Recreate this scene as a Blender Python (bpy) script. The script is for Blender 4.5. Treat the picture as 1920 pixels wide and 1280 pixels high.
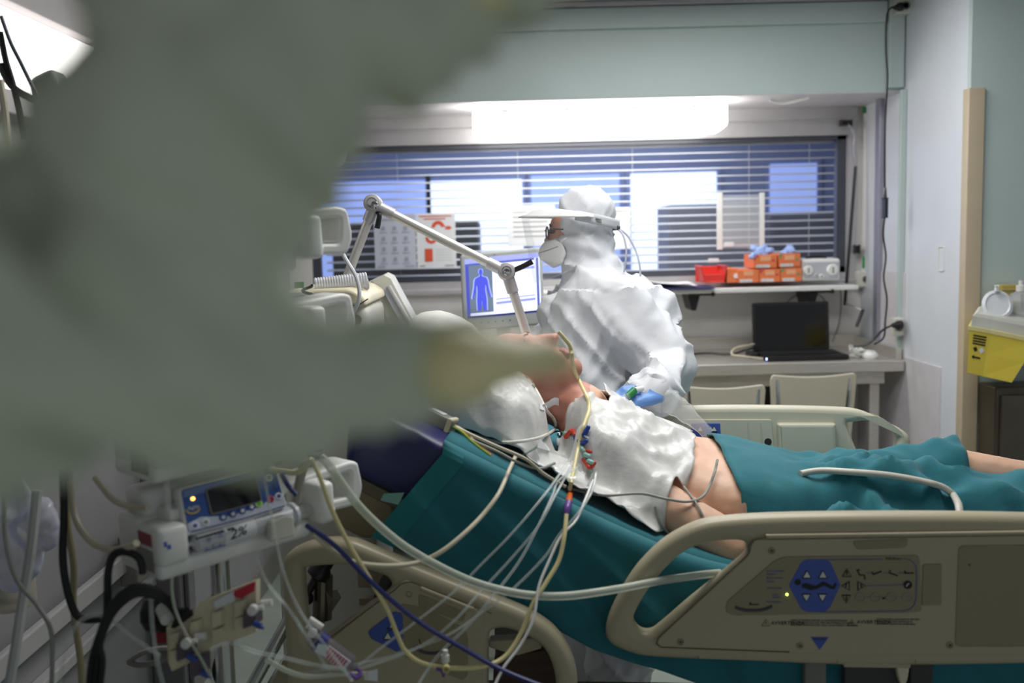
import bpy, bmesh, math, random
from math import sin, cos, pi, radians, sqrt
from mathutils import Vector as V, Matrix, noise, bvhtree
random.seed(7)
scene = bpy.context.scene
for o in list(bpy.data.objects):
    bpy.data.objects.remove(o)

# ------------------------------------------------------------ camera
FPX = 35 / 36 * 1920
CAM = V((0, 0, 1.5))
_p, _r = radians(6.0), radians(1.4)
_F = V((0, cos(_p), -sin(_p))); _U0 = V((0, sin(_p), cos(_p))); _R0 = V((1, 0, 0))
_R = cos(_r) * _R0 - sin(_r) * _U0
_U = cos(_r) * _U0 + sin(_r) * _R0
cd = bpy.data.cameras.new('camera'); cam = bpy.data.objects.new('camera', cd)
scene.collection.objects.link(cam); scene.camera = cam
cd.lens = 35; cd.sensor_width = 36; cd.clip_start = 0.01; cd.clip_end = 60
cd.dof.use_dof = True; cd.dof.focus_distance = 2.45; cd.dof.aperture_fstop = 2.6
cd.dof.aperture_blades = 0
m = Matrix.Identity(4)
for i in range(3):
    m[i][0] = _R[i]; m[i][1] = _U[i]; m[i][2] = -_F[i]; m[i][3] = CAM[i]
cam.matrix_world = m

# ------------------------------------------------------------ world, exposure
w = bpy.data.worlds.new('world'); scene.world = w; w.use_nodes = True
w.node_tree.nodes['Background'].inputs[0].default_value = (0.80, 0.86, 0.92, 1)
w.node_tree.nodes['Background'].inputs[1].default_value = 0.30
vs = scene.view_settings
vs.view_transform = 'Standard'; vs.look = 'None'; vs.gamma = 1; vs.use_curve_mapping = False
vs.exposure = 0.35

# ------------------------------------------------------------ ceiling lamp of the room and an added fill lamp behind it (fixtures are built further down)
def area(name, loc, rot, sx, sy, power, col):
    l = bpy.data.lights.new(name, 'AREA'); l.shape = 'RECTANGLE'; l.size = sx; l.size_y = sy
    l.energy = power; l.color = col
    o = bpy.data.objects.new(name, l); scene.collection.objects.link(o)
    o.location = loc; o.rotation_euler = rot
    return o
area('ceiling_panel_light', (0.45, 2.25, 2.47), (0, 0, 0), 1.15, 0.55, 19, (1.0, 0.99, 0.96))
area('added_bulkhead_fill', (0.75, 3.45, 2.47), (0, 0, 0), 1.15, 0.55, 14, (0.96, 0.98, 1.0))  # unseen lamp added to brighten the bulkhead

# ------------------------------------------------------------ helpers
def ray(px, py):
    return _F + (px - 960) / FPX * _R + (640 - py) / FPX * _U
def P(px, py, Y):
    d = ray(px, py)
    return CAM + d * (Y / d.y)
_a = radians(5)
UH = V((cos(_a), -sin(_a), 0)); WH = V((sin(_a), cos(_a), 0))
BO = P(1340, 1060, 1.80)
def PW(px, py, wv):                       # a point on the bed's upright plane at width w
    d = ray(px, py)
    t = ((BO - CAM).dot(WH) + wv) / d.dot(WH)
    return CAM + d * t
def uz(px, py, wv):
    q = PW(px, py, wv); return ((q - BO).dot(UH), q.z)
def B(u, wv, z):
    q = BO + UH * u + WH * wv; q.z = z; return q
def frame(o, x, y, z):
    mm = Matrix.Identity(4)
    for i in range(3):
        mm[i][0] = x[i]; mm[i][1] = y[i]; mm[i][2] = z[i]; mm[i][3] = o[i]
    return mm
def lin(c):
    r = []
    for v in c[:3]:
        v = v / 255
        r.append(v / 12.92 if v <= 0.04045 else ((v + 0.055) / 1.055) ** 2.4)
    return (*r, 1)

MATS = {}
def mat(name, col, rough=0.5, metal=0.0, var=0.06, scale=12.0, bump=0.0, bscale=60.0, alpha=1.0, emit=0.0,
        trans=0.0, sheen=0.0, sss=0.0, coat=0.0, spec=0.5, stretch=None):
    if name in MATS: return MATS[name]
    mt = bpy.data.materials.new(name); mt.use_nodes = True
    nt = mt.node_tree; b = nt.nodes['Principled BSDF']
    c = lin(col)
    b.inputs['Roughness'].default_value = rough; b.inputs['Metallic'].default_value = metal
    b.inputs['Alpha'].default_value = alpha
    b.inputs['Specular IOR Level'].default_value = spec
    b.inputs['Transmission Weight'].default_value = trans
    b.inputs['Sheen Weight'].default_value = sheen
    b.inputs['Coat Weight'].default_value = coat
    if sss:
        b.inputs['Subsurface Weight'].default_value = sss
        b.inputs['Subsurface Radius'].default_value = (0.02, 0.008, 0.005)
        b.inputs['Subsurface Scale'].default_value = 0.5
    tc = nt.nodes.new('ShaderNodeTexCoord')
    src = tc.outputs['Object']
    if stretch:
        mp = nt.nodes.new('ShaderNodeMapping'); mp.inputs['Scale'].default_value = stretch
        nt.links.new(src, mp.inputs[0]); src = mp.outputs[0]
    n = nt.nodes.new('ShaderNodeTexNoise'); n.inputs['Scale'].default_value = scale; n.inputs['Detail'].default_value = 4
    nt.links.new(src, n.inputs['Vector'])
    rp = nt.nodes.new('ShaderNodeValToRGB')
    rp.color_ramp.elements[0].position = 0.3; rp.color_ramp.elements[1].position = 0.7
    rp.color_ramp.elements[0].color = tuple(max(0, x * (1 - var)) for x in c[:3]) + (1,)
    rp.color_ramp.elements[1].color = tuple(min(1, x * (1 + var)) for x in c[:3]) + (1,)
    nt.links.new(n.outputs['Fac'], rp.inputs[0]); nt.links.new(rp.outputs[0], b.inputs['Base Color'])
    if emit:
        b.inputs['Emission Color'].default_value = c; b.inputs['Emission Strength'].default_value = emit
    if bump:
        n2 = nt.nodes.new('ShaderNodeTexNoise'); n2.inputs['Scale'].default_value = bscale; n2.inputs['Detail'].default_value = 5
        nt.links.new(src, n2.inputs['Vector'])
        bp = nt.nodes.new('ShaderNodeBump'); bp.inputs['Strength'].default_value = bump; bp.inputs['Distance'].default_value = 0.01
        nt.links.new(n2.outputs['Fac'], bp.inputs['Height']); nt.links.new(bp.outputs[0], b.inputs['Normal'])
    MATS[name] = mt
    return mt
def clear(name, col=(245, 250, 250), opac=0.12, rough=0.05, edge=.6):
    """thin clear plastic or glass: mostly see-through, with a fresnel reflection"""
    if name in MATS: return MATS[name]
    mt = bpy.data.materials.new(name); mt.use_nodes = True; nt = mt.node_tree
    for nd in list(nt.nodes): nt.nodes.remove(nd)
    out = nt.nodes.new('ShaderNodeOutputMaterial'); mx = nt.nodes.new('ShaderNodeMixShader')
    tr = nt.nodes.new('ShaderNodeBsdfTransparent'); pr = nt.nodes.new('ShaderNodeBsdfPrincipled')
    pr.inputs['Base Color'].default_value = lin(col); pr.inputs['Roughness'].default_value = rough
    fr = nt.nodes.new('ShaderNodeLayerWeight'); fr.inputs[0].default_value = 0.25
    ad = nt.nodes.new('ShaderNodeMath'); ad.operation = 'MULTIPLY_ADD'
    ad.inputs[1].default_value = edge; ad.inputs[2].default_value = opac; ad.use_clamp = True
    nt.links.new(fr.outputs['Fresnel'], ad.inputs[0]); nt.links.new(ad.outputs[0], mx.inputs[0])
    nt.links.new(tr.outputs[0], mx.inputs[1]); nt.links.new(pr.outputs[0], mx.inputs[2])
    nt.links.new(mx.outputs[0], out.inputs[0])
    MATS[name] = mt
    return mt

class MB:
    def __init__(s): s.v = []; s.f = []
    def add(s, vs, fs):
        k = len(s.v); s.v += [V(q) for q in vs]; s.f += [tuple(i + k for i in q) for q in fs]; return s
    def hexa(s, c):       # 8 corners: bottom ring 0-3, top ring 4-7
        return s.add(c, [(3, 2, 1, 0), (4, 5, 6, 7), (0, 1, 5, 4), (1, 2, 6, 5), (2, 3, 7, 6), (3, 0, 4, 7)])
    def box(s, lo, hi, M=None):
        x0, y0, z0 = lo; x1, y1, z1 = hi
        c = [V(q) for q in ((x0, y0, z0), (x1, y0, z0), (x1, y1, z0), (x0, y1, z0), (x0, y0, z1), (x1, y0, z1), (x1, y1, z1), (x0, y1, z1))]
        if M: c = [M @ q for q in c]
        return s.hexa(c)
    def rbox(s, lo, hi, r=0.004, M=None, seg=2):
        bm = bmesh.new(); bmesh.ops.create_cube(bm, size=1)
        lo = V(lo); hi = V(hi); d = hi - lo
        for q in bm.verts:
            q.co = V((lo[i] + (q.co[i] + .5) * d[i] for i in range(3)))
        r = min(r, min(abs(x) for x in d) * .49)
        bmesh.ops.bevel(bm, geom=bm.edges[:], offset=r, segments=seg, profile=.5, affect='EDGES')
        bm.verts.index_update()
        s.add([(M @ q.co if M else q.co.copy()) for q in bm.verts], [[q.index for q in f.verts] for f in bm.faces]); bm.free()
        return s
    def rings(s, rs, closed=False, cap=True):
        n = len(rs[0]); vs = [q for r in rs for q in r]; fs = []
        m_ = len(rs)
        for i in range(m_ if closed else m_ - 1):
            a = i * n; b = ((i + 1) % m_) * n
            for j in range(n):
                fs.append((a + j, a + (j + 1) % n, b + (j + 1) % n, b + j))
        if cap and not closed:
            fs.append(tuple(range(n))[::-1]); fs.append(tuple((m_ - 1) * n + j for j in range(n)))
        return s.add(vs, fs)
    def tube(s, pts, r, n=8, smooth=True, step=6, rr=None):
        pts = [V(q) for q in pts]
        if smooth and len(pts) > 2: pts, rr = catmull(pts, step, rr)
        T = []
        for i in range(len(pts)):
            t = pts[min(i + 1, len(pts) - 1)] - pts[max(i - 1, 0)]
            T.append(t.normalized() if t.length > 1e-9 else V((0, 0, 1)))
        nrm = T[0].orthogonal().normalized(); rs = []
        for i, q in enumerate(pts):
            nrm = (nrm - T[i] * nrm.dot(T[i]))
            nrm = nrm.normalized() if nrm.length > 1e-6 else T[i].orthogonal().normalized()
            bn = T[i].cross(nrm); R_ = rr[i] if rr else r
            rs.append([q + (nrm * cos(2 * pi * j / n) + bn * sin(2 * pi * j / n)) * R_ for j in range(n)])
        return s.rings(rs)
    def cyl(s, a, b, r, n=16, r2=None):
        a = V(a); b = V(b); t = (b - a).normalized(); x = t.orthogonal().normalized(); y = t.cross(x); r2 = r if r2 is None else r2
        return s.rings([[a + (x * cos(2 * pi * j / n) + y * sin(2 * pi * j / n)) * r for j in range(n)],
                        [b + (x * cos(2 * pi * j / n) + y * sin(2 * pi * j / n)) * r2 for j in range(n)]])
    def lathe(s, o, ax, prof, n=20):
        o = V(o); t = V(ax).normalized(); x = t.orthogonal().normalized(); y = t.cross(x)
        return s.rings([[o + t * h + (x * cos(2 * pi * j / n) + y * sin(2 * pi * j / n)) * max(r, 1e-4) for j in range(n)] for r, h in prof])
    def ell(s, c, r, M=None, n=16):
        c = V(c); rs = []
        for i in range(1, n):
            th = pi * i / n
            ring = []
            for j in range(2 * n):
                q = V((r[0] * sin(th) * cos(pi * j / n), r[1] * sin(th) * sin(pi * j / n), -r[2] * cos(th)))
                ring.append(c + (M @ q if M else q))
            rs.append(ring)
        return s.rings(rs)
    def cap(s, a, b, ra, rb, n=12):
        a = V(a); b = V(b); t = b - a; L = t.length; t.normalize()
        x = t.orthogonal().normalized(); y = t.cross(x); rs = []
        K = 5
        def ring(c, r): return [c + (x * cos(2 * pi * j / n) + y * sin(2 * pi * j / n)) * r for j in range(n)]
        for i in range(1, K + 1):
            th = pi / 2 * i / K; rs.append(ring(a - t * ra * cos(th), ra * sin(th)))
        for i in range(1, 4): rs.append(ring(a + t * L * i / 4, ra + (rb - ra) * i / 4))
        for i in range(K, 0, -1):
            th = pi / 2 * i / K; rs.append(ring(b + t * rb * cos(th), rb * sin(th)))
        return s.rings(rs)
    def plate(s, outline, holes, M, th, bev=0.004, res=2):
        """flat slab with holes and rounded rims; local XY is the face, extruded along local Z"""
        cu = bpy.data.curves.new('tmp', 'CURVE'); cu.dimensions = '2D'; cu.fill_mode = 'BOTH'
        cu.extrude = max(th / 2 - bev, 0.0001); cu.bevel_depth = bev; cu.bevel_resolution = res; cu.offset = -bev
        for o_ in [outline] + list(holes):
            sp = cu.splines.new('POLY'); sp.points.add(len(o_) - 1); sp.use_cyclic_u = True
            for i, q in enumerate(o_): sp.points[i].co = (q[0], q[1], 0, 1)
        ob = bpy.data.objects.new('tmp', cu)
        me = bpy.data.meshes.new_from_object(ob)
        s.add([M @ q.co for q in me.vertices], [tuple(f.vertices) for f in me.polygons])
        bpy.data.objects.remove(ob); bpy.data.curves.remove(cu); bpy.data.meshes.remove(me)
        return s
    def text(s, body, M, size, ext=0.0002, align='LEFT', shear=0, space=1.0):
        cu = bpy.data.curves.new('tmp', 'FONT'); cu.body = body; cu.size = size; cu.extrude = ext; cu.align_x = align; cu.align_y = 'CENTER'
        cu.resolution_u = 2; cu.shear = shear; cu.space_line = space
        ob = bpy.data.objects.new('tmp', cu); me = bpy.data.meshes.new_from_object(ob)
        s.add([M @ q.co for q in me.vertices], [tuple(f.vertices) for f in me.polygons])
        bpy.data.objects.remove(ob); bpy.data.curves.remove(cu); bpy.data.meshes.remove(me)
        return s
    def grid(s, fn, nu, nv):
        vs = [fn(i / nu, j / nv) for i in range(nu + 1) for j in range(nv + 1)]
        fs = [(i * (nv + 1) + j, (i + 1) * (nv + 1) + j, (i + 1) * (nv + 1) + j + 1, i * (nv + 1) + j + 1) for i in range(nu) for j in range(nv)]
        return s.add(vs, fs)
    def poly(s, pts): return s.add(pts, [tuple(range(len(pts)))])

def catmull(pts, step, rr=None):
    out = []; ro = [] if rr else None; n = len(pts)
    for i in range(n - 1):
        p0 = pts[max(i - 1, 0)]; p1 = pts[i]; p2 = pts[i + 1]; p3 = pts[min(i + 2, n - 1)]
        for k in range(step):
            t = k / step
            out.append(0.5 * ((2 * p1) + (p2 - p0) * t + (2 * p0 - 5 * p1 + 4 * p2 - p3) * t * t + (3 * p1 - p0 - 3 * p2 + p3) * t ** 3))
            if rr: ro.append(rr[i] + (rr[i + 1] - rr[i]) * t)
    out.append(pts[-1])
    if rr: ro.append(rr[-1])
    return out, ro
def cat2(pts, step=5):
    """closed smooth 2D outline"""
    n = len(pts); out = []
    for i in range(n):
        p0, p1, p2, p3 = [V(pts[(i + k) % n]) for k in (-1, 0, 1, 2)]
        for k in range(step):
            t = k / step
            out.append(0.5 * ((2 * p1) + (p2 - p0) * t + (2 * p0 - 5 * p1 + 4 * p2 - p3) * t * t + (3 * p1 - p0 - 3 * p2 + p3) * t ** 3))
    return out
def rpoly(pts, r, seg=4):
    """polygon with rounded corners"""
    n = len(pts); out = []
    for i in range(n):
        a, b, c = V(pts[i - 1]), V(pts[i]), V(pts[(i + 1) % n])
        d1 = (a - b); d2 = (c - b); rr = min(r, d1.length * .45, d2.length * .45)
        p = b + d1.normalized() * rr; q = b + d2.normalized() * rr
        for k in range(seg + 1):
            t = k / seg; out.append(p * (1 - t) ** 2 + b * 2 * t * (1 - t) + q * t * t)
    return out
def rect(x0, y0, x1, y1): return [(x0, y0), (x1, y0), (x1, y1), (x0, y1)]

LINK = scene.collection.objects.link
def obj(name, mb, m_, parent=None, smooth=False, kind=None, label=None):
    me = bpy.data.meshes.new(name)
    me.from_pydata([tuple(q) for q in mb.v], [], mb.f); me.update()
    me.materials.append(m_)
    if smooth:
        me.polygons.foreach_set('use_smooth', [True] * len(me.polygons))
        try: me.set_sharp_from_angle(angle=radians(smooth if smooth > 1 else 40))
        except Exception: pass
    o = bpy.data.objects.new(name, me); LINK(o)
    if parent:
        o.parent = parent; o.matrix_parent_inverse = Matrix.Translation(-parent.location)
    if kind: o['kind'] = kind
    if label: o['label'] = label
    return o
def thing(name, label, cat, loc=(0, 0, 0), group=None):
    o = bpy.data.objects.new(name, None); LINK(o); o.location = loc; o.empty_display_size = 0.05
    return tag(o, label, cat, group)
def tag(o, label, cat, group=None):
    o['label'] = label; o['category'] = cat
    if group: o['group'] = group
    return o
def struct(name, mb, m_, smooth=False, label=None):
    o = obj(name, mb, m_, None, smooth); o['kind'] = 'structure'
    if label: o['label'] = label
    return o
def dup(root, M, label=None, group=None, skip=()):
    r = root.copy(); LINK(r); r.matrix_world = M
    if label: r['label'] = label
    if group: r['group'] = group
    for ch in list(root.children):
        c = ch.copy(); LINK(c); c.parent = r
        for g in list(ch.children):
            if g.name.startswith(tuple(skip) or ('-',)): continue
            d = g.copy(); LINK(d); d.parent = c
    return r
def remesh(mb, voxel, smooth=6, factor=0.5):
    """union of overlapping solids -> one continuous skin"""
    me = bpy.data.meshes.new('tmp'); me.from_pydata([tuple(q) for q in mb.v], [], mb.f); me.update()
    bm = bmesh.new(); bm.from_mesh(me); bmesh.ops.recalc_face_normals(bm, faces=bm.faces); bm.to_mesh(me); bm.free()
    ob = bpy.data.objects.new('tmp', me); LINK(ob)
    a = ob.modifiers.new('r', 'REMESH'); a.mode = 'VOXEL'; a.voxel_size = voxel
    if smooth:
        b = ob.modifiers.new('s', 'SMOOTH'); b.iterations = smooth; b.factor = factor
    dg = bpy.context.evaluated_depsgraph_get(); dg.update()
    res = bpy.data.meshes.new_from_object(ob.evaluated_get(dg), depsgraph=dg)
    out = MB(); out.add([q.co.copy() for q in res.vertices], [tuple(f.vertices) for f in res.polygons])
    out.n = [q.normal.copy() for q in res.vertices]
    bpy.data.objects.remove(ob); bpy.data.meshes.remove(me); bpy.data.meshes.remove(res)
    return out
def wrinkle(mb, fn):
    for i in range(len(mb.v)): mb.v[i] = mb.v[i] + mb.n[i] * fn(mb.v[i])
    return mb
def ridged(q, s, off=0):
    return 1 - abs(noise.noise(V((q.x * s[0] + off, q.y * s[1] + off * .7, q.z * s[2] - off)))) * 2
def rdg(q, s, off=0, e=.02):              # ridge with a rounded crest
    n_ = noise.noise(V((q.x * s[0] + off, q.y * s[1] + off * .7, q.z * s[2] - off)))
    return max(0.0, 1 - 2 * (sqrt(n_ * n_ + e) - sqrt(e) * .6))
def fbm(q, s, off=0):
    return noise.noise(V((q.x * s + off, q.y * s, q.z * s))) + .5 * noise.noise(V((q.x * s * 2.1 + off, q.y * s * 2.1, q.z * s * 2.1 + 3)))
def ss(a, b, x):
    t = max(0, min(1, (x - a) / (b - a))); return t * t * (3 - 2 * t)
def hand(wrist, d, nrm, size, curl=(.5, .55, .6, .65), thumb=.5, side=1, spread=.12, voxel=.0042):
    """five-fingered hand: d points along the palm, nrm leaves the back of the hand"""
    d = V(d).normalized(); nrm = V(nrm); nrm = (nrm - d * nrm.dot(d)).normalized(); s = d.cross(nrm) * side
    k = size / 0.19; m_ = MB(); w_ = V(wrist)
    for off in (-.028, -.01, .01, .028):
        m_.cap(w_ + s * off * .7 * k, w_ + d * .085 * k + s * off * k, .017 * k, .014 * k)
    m_.cap(w_ - d * .03 * k, w_ + d * .03 * k, .026 * k, .024 * k)
    L = [.072, .08, .074, .058]
    for i, off in enumerate((-.031, -.0105, .0105, .031)):
        p = w_ + d * (.086 - (.006 if i in (0, 3) else 0)) * k + s * off * k
        dd = (d + s * off * spread * 30 * .3).normalized(); ang = 0
        rads = (.0095, .0088, .008, .0068)
        for j, fr in enumerate((.45, .32, .25)):
            ang += curl[i] * (0.8, 1.0, .8)[j]
            v_ = dd * cos(ang) - nrm * sin(ang)
            q = p + v_ * L[i] * fr * k
            m_.cap(p, q, rads[j] * k, rads[j + 1] * k); p = q
    p = w_ + d * .025 * k - s * .03 * k - nrm * .005 * k
    v_ = (d * .75 - s * .65 - nrm * thumb).normalized()
    q = p + v_ * .045 * k; m_.cap(p, q, .014 * k, .0105 * k)
    v2 = (d * .95 - s * .15 - nrm * thumb * 1.2).normalized()
    q2 = q + v2 * .03 * k; m_.cap(q, q2, .0105 * k, .0095 * k)
    q3 = q2 + (d - nrm * thumb * 1.3).normalized() * .024 * k; m_.cap(q2, q3, .0095 * k, .0075 * k)
    return remesh(m_, voxel, 3)

# ------------------------------------------------------------ materials
M_wallgreen = mat('pale_green_wall_paint', (184, 198, 194), .45, var=.03, scale=3, bump=.03, bscale=90)
M_walllit = mat('cool_lit_wall', (214, 218, 224), .4, var=.03, scale=4, bump=.02, bscale=70)  # bluish window light on the bay's side wall put into the colour
M_wallgrey = mat('grey_white_wall', (224, 221, 219), .5, var=.04, scale=4)
M_ceiling = mat('ceiling_grey', (176, 176, 176), .7, var=.04)
M_floor = mat('green_grey_floor', (150, 160, 150), .35, var=.08, scale=9)
M_alu = mat('aluminium', (190, 190, 196), .35, 1.0, var=.05, stretch=(1, 1, 30))
M_alumatt = mat('painted_aluminium', (186, 184, 186), .4, 0.3, var=.04)
M_frame = mat('window_frame_dark', (76, 78, 88), .4, .2)
M_steel = mat('brushed_steel', (204, 200, 192), .38, .65, var=.10, scale=8, stretch=(1, 20, 20), bump=.02)
M_chrome = mat('chrome', (215, 215, 215), .12, 1.0, var=.02)
M_black = mat('black_plastic', (20, 20, 22), .4, var=.1)
M_blackrub = mat('black_rubber', (14, 14, 15), .55)
M_white = mat('white_plastic', (226, 226, 222), .35, var=.02)
M_offwhite = mat('off_white_plastic', (206, 205, 194), .38, var=.03)
M_beige = mat('bed_beige_plastic', (176, 167, 141), .38, var=.03, scale=5, bump=.015, bscale=400)
M_beiged = mat('bed_beige_panel', (146, 136, 108), .42, var=.03, scale=6, bump=.015, bscale=400)
M_beigedk = mat('bed_beige_dark', (120, 112, 92), .5)
M_grey = mat('grey_plastic', (120, 118, 112), .45)
M_dkgrey = mat('dark_grey_plastic', (58, 56, 56), .5)
M_blue = mat('panel_blue', (66, 88, 168), .45, var=.02)
M_ink = mat('print_black', (24, 22, 20), .6)
M_inkblue = mat('print_blue', (70, 92, 170), .6)
M_inkgrey = mat('print_grey', (150, 148, 138), .6)
M_paper = mat('paper', (226, 228, 232), .7, var=.02)
M_paperg = mat('paper_grey', (196, 200, 214), .7, var=.02)
M_red = mat('red_print', (216, 84, 52), .6)
M_redbin = mat('red_bin', (222, 60, 50), .4)
M_orange = mat('orange_card', (226, 122, 70), .6, var=.12, scale=120)
M_orangepl = mat('orange_plastic', (222, 106, 40), .35)
M_purple = mat('purple_plastic', (104, 70, 150), .35)
M_green = mat('green_plastic', (40, 130, 70), .4)
M_glove = mat('blue_nitrile', (104, 146, 210), .45, var=.06, bump=.15, bscale=60)
M_latex = mat('cream_latex', (240, 230, 176), .5, var=.05, bump=.1, sss=.5)
M_teal = mat('teal_cotton', (27, 107, 119), .85, var=.06, scale=30, bump=.12, bscale=500, sheen=.15)
M_tealtape = mat('pale_teal_tape', (120, 170, 160), .6)
M_navy = mat('navy_vinyl', (40, 42, 92), .42, var=.06, bump=.1, bscale=14)
M_skin = mat('skin', (222, 180, 154), .5, var=.10, scale=14, bump=.05, bscale=120, sss=.12)
M_skinface = mat('skin_face', (200, 140, 122), .48, var=.10, scale=22, bump=.05, bscale=120, sss=.12)
M_lip = mat('lips', (176, 96, 96), .4, var=.06)
M_tyvek = mat('white_coverall', (206, 208, 213), .62, var=.015, bump=.22, bscale=26)
M_drape = mat('white_film_drape', (214, 214, 212), .34, var=.02, bump=.3, bscale=24)
M_pillow = mat('white_pillowcase', (224, 224, 218), .8, var=.02, bump=.1, bscale=20)
M_gown = mat('grey_green_gown', (202, 209, 186), .8, var=.05, scale=5, bump=.1, bscale=40)
M_tubeyel = mat('yellow_tube', (224, 212, 156), .35, var=.04)
M_tubeivory = mat('ivory_cable', (196, 188, 164), .45)
M_tubegrey = mat('grey_cable', (150, 152, 146), .45)
M_tubenavy = mat('navy_cable', (36, 44, 110), .4)
M_clear = clear('clear_plastic', opac=.16)
M_clearthin = clear('clear_thin_line', (230, 238, 236), opac=.20, rough=.15, edge=.45)
M_cleartube = clear('milky_tube', (214, 220, 204), opac=.50, rough=.2)
M_film = clear('clear_film', (240, 242, 242), opac=.22, rough=.12)
M_glass = clear('window_glass', (200, 210, 225), opac=.02, rough=.02)
M_visor = clear('visor_sheet', (225, 228, 240), opac=.025, rough=.03, edge=.12)
M_yellowbin = mat('yellow_sharps_plastic', (226, 204, 74), .4, var=.03)
M_lamp = mat('lamp_diffuser', (255, 252, 246), .5, emit=9.0)
M_dark = mat('dark_void', (40, 36, 32), .7)
M_brown = mat('brown_wood', (74, 52, 38), .6, var=.2, scale=6, stretch=(1, 1, 12))
M_cream = mat('cream_plastic', (214, 206, 178), .42)
M_pink = mat('pink_red_card', (196, 40, 66), .6)
M_guard = mat('beige_corner_guard', (190, 174, 148), .45, var=.03)

# ------------------------------------------------------------ the room
XR = 1.74; YB = 4.95; ZC = 2.50; ZS = 2.094; XL = -1.10
b = MB(); b.box((XL - .3, -1.6, -.05), (4.2, 5.0, 0)); struct('floor', b, M_floor)
b = MB(); b.box((XL - .3, -1.6, ZC), (4.2, 5.2, ZC + .05)); struct('ceiling', b, M_ceiling)
WX0, WX1, WZ0, WZ1 = -.98, 1.665, 1.285, 1.955
b = MB()
b.box((XL - .2, YB, 0), (XR, YB + .1, WZ0)); b.box((XL - .2, YB, WZ1), (XR, YB + .1, ZC))
b.box((XL - .2, YB, WZ0), (WX0, YB + .1, WZ1)); b.box((WX1, YB, WZ0), (XR, YB + .1, WZ1))
struct('wall_back', b, M_wallgrey)
b = MB(); b.box((XL - .1, -1.6, 0), (XL, YB, ZC)); struct('wall_left', b, mat('left_wall_dimmed', (138, 138, 140), .5, var=.03))  # wall colour darkened in place of the shade from people and gear
# bulkhead over the window
b = MB(); b.box((XL - .2, 4.45, ZS), (XR, YB, ZC))
struct('wall_bulkhead', b, M_wallgreen)
b = MB(); b.box((XL, 4.452, ZS - .004), (XR, YB, ZS)); struct('trim_1', b, mat('soffit_white', (206, 204, 206), .5))
b = MB(); b.rbox((XL, 4.425, 2.385), (1.66, 4.45, 2.475), .004); struct('trim_2', b, M_wallgreen)   # cable duct
b = MB(); b.rbox((XL, 4.41, 2.478), (1.74, 4.45, 2.498), .003); struct('trim_3', b, M_alumatt)
b = MB(); b.rbox((1.665, 4.42, ZS + .01), (1.735, 4.45, ZC), .006); struct('trim_4', b, M_wallgreen)
# side wall of the window bay and the pier with its corner
b = MB(); b.box((XR, 3.83, 0), (XR + .12, YB + .1, ZC)); struct('wall_right', b, M_walllit)
b = MB(); b.box((XR, 3.80, 0), (4.2, 3.83, ZC)); struct('wall_pier', b, M_wallgreen)
b = MB(); b.rbox((XR + .27, 3.785, 0), (XR + .30, 3.80, ZC), .004); struct('trim_5', b, M_wallgreen)
b = MB(); b.plate(rpoly([(0, 0), (.062, 0), (.062, -.012), (.012, -.012), (.012, -.05), (0, -.05)], .004), [],
                  frame(V((XR - .012, 3.788, 1.0)), V((1, 0, 0)), V((0, -1, 0)), V((0, 0, 1))), 2.02, .001)
struct('trim_6', b, M_guard, 30)
b = MB(); b.box((XR - .006, 4.0, 0), (XR, YB, .93)); b.box((XR - .006, 4.38, .93), (XR, 4.72, 1.30))
struct('trim_7', b, mat('pinkish_panel', (206, 202, 206), .5))
# upright aluminium posts of the bay
b = MB(); b.rbox((XR - .022, 4.66, 0), (XR, 4.72, ZS), .004); struct('trim_8', b, mat('lilac_aluminium', (156, 154, 168), .4, .4))
b = MB(); b.rbox((XR - .025, 4.40, .95), (XR, 4.424, ZS), .003); struct('trim_9', b, M_wallgreen)
# window: outer frame, dark inner frame, pane, blind
win = struct('window_1', MB().box((WX0, 4.93, WZ1), (XR - .03, 4.95, 2.03)).box((WX0, 4.93, WZ0 - .05), (XR - .03, 4.95, WZ0)).box((WX1, 4.93, WZ0), (XR - .03, 4.95, WZ1)), M_alumatt)
b = MB(); t_ = .02
b.box((WX0, 4.955, WZ1 - t_), (WX1, 5.0, WZ1)); b.box((WX0, 4.955, WZ0), (WX1, 5.0, WZ0 + .03)); b.box((WX1 - .045, 4.955, WZ0), (WX1, 5.0, WZ1)); b.box((WX0, 4.955, WZ0), (WX0 + .04, 5.0, WZ1))
obj('window_frame', b, M_frame, win)
b = MB(); b.box((WX0, 4.972, WZ0), (WX1, 4.976, WZ1)); obj('pane', b, M_glass, win)
b = MB(); b.rbox((WX0, 4.90, WZ0 - .06), (XR - .03, 4.95, WZ0 - .035), .004); obj('window_sill', b, M_alumatt, win)
b = MB(); b.rbox((WX0, 4.918, 2.03), (XR - .03, 4.95, ZS - .003), .004); obj('lintel_panel', b, mat('lintel_grey', (178, 176, 178), .5), win)
bl = thing('venetian_blind', 'pale grey venetian blind with open slats behind the long window', 'blind', (0.35, 5.03, WZ0))
sm = MB(); sm.box((-.0, -.016, -.0012), (2.56, .016, .0012), Matrix.Translation((0, 0, 0)) @ Matrix.Rotation(radians(13), 4, 'X'))
M_slat = mat('blind_slat', (206, 206, 212), .4, var=.02)
first = None
for i in range(17):
    z = WZ0 + .03 + i * .0385
    if first is None:
        first = obj('slat', sm, M_slat, bl)
        o = first
    else:
        o = first.copy(); LINK(o)
    o.location = (WX0 + .06, 5.03, z)
for x in (-.55, .05, .62, 1.2, 1.5):
    obj('ladder_cord', MB().cyl((x, 5.015, WZ0 + .02), (x, 5.015, WZ1), .0012, 6), M_white, bl)
obj('head_rail', MB().rbox((WX0 + .05, 5.01, WZ1 - .03), (WX1 - .05, 5.05, WZ1), .003), M_alumatt, bl)
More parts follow.
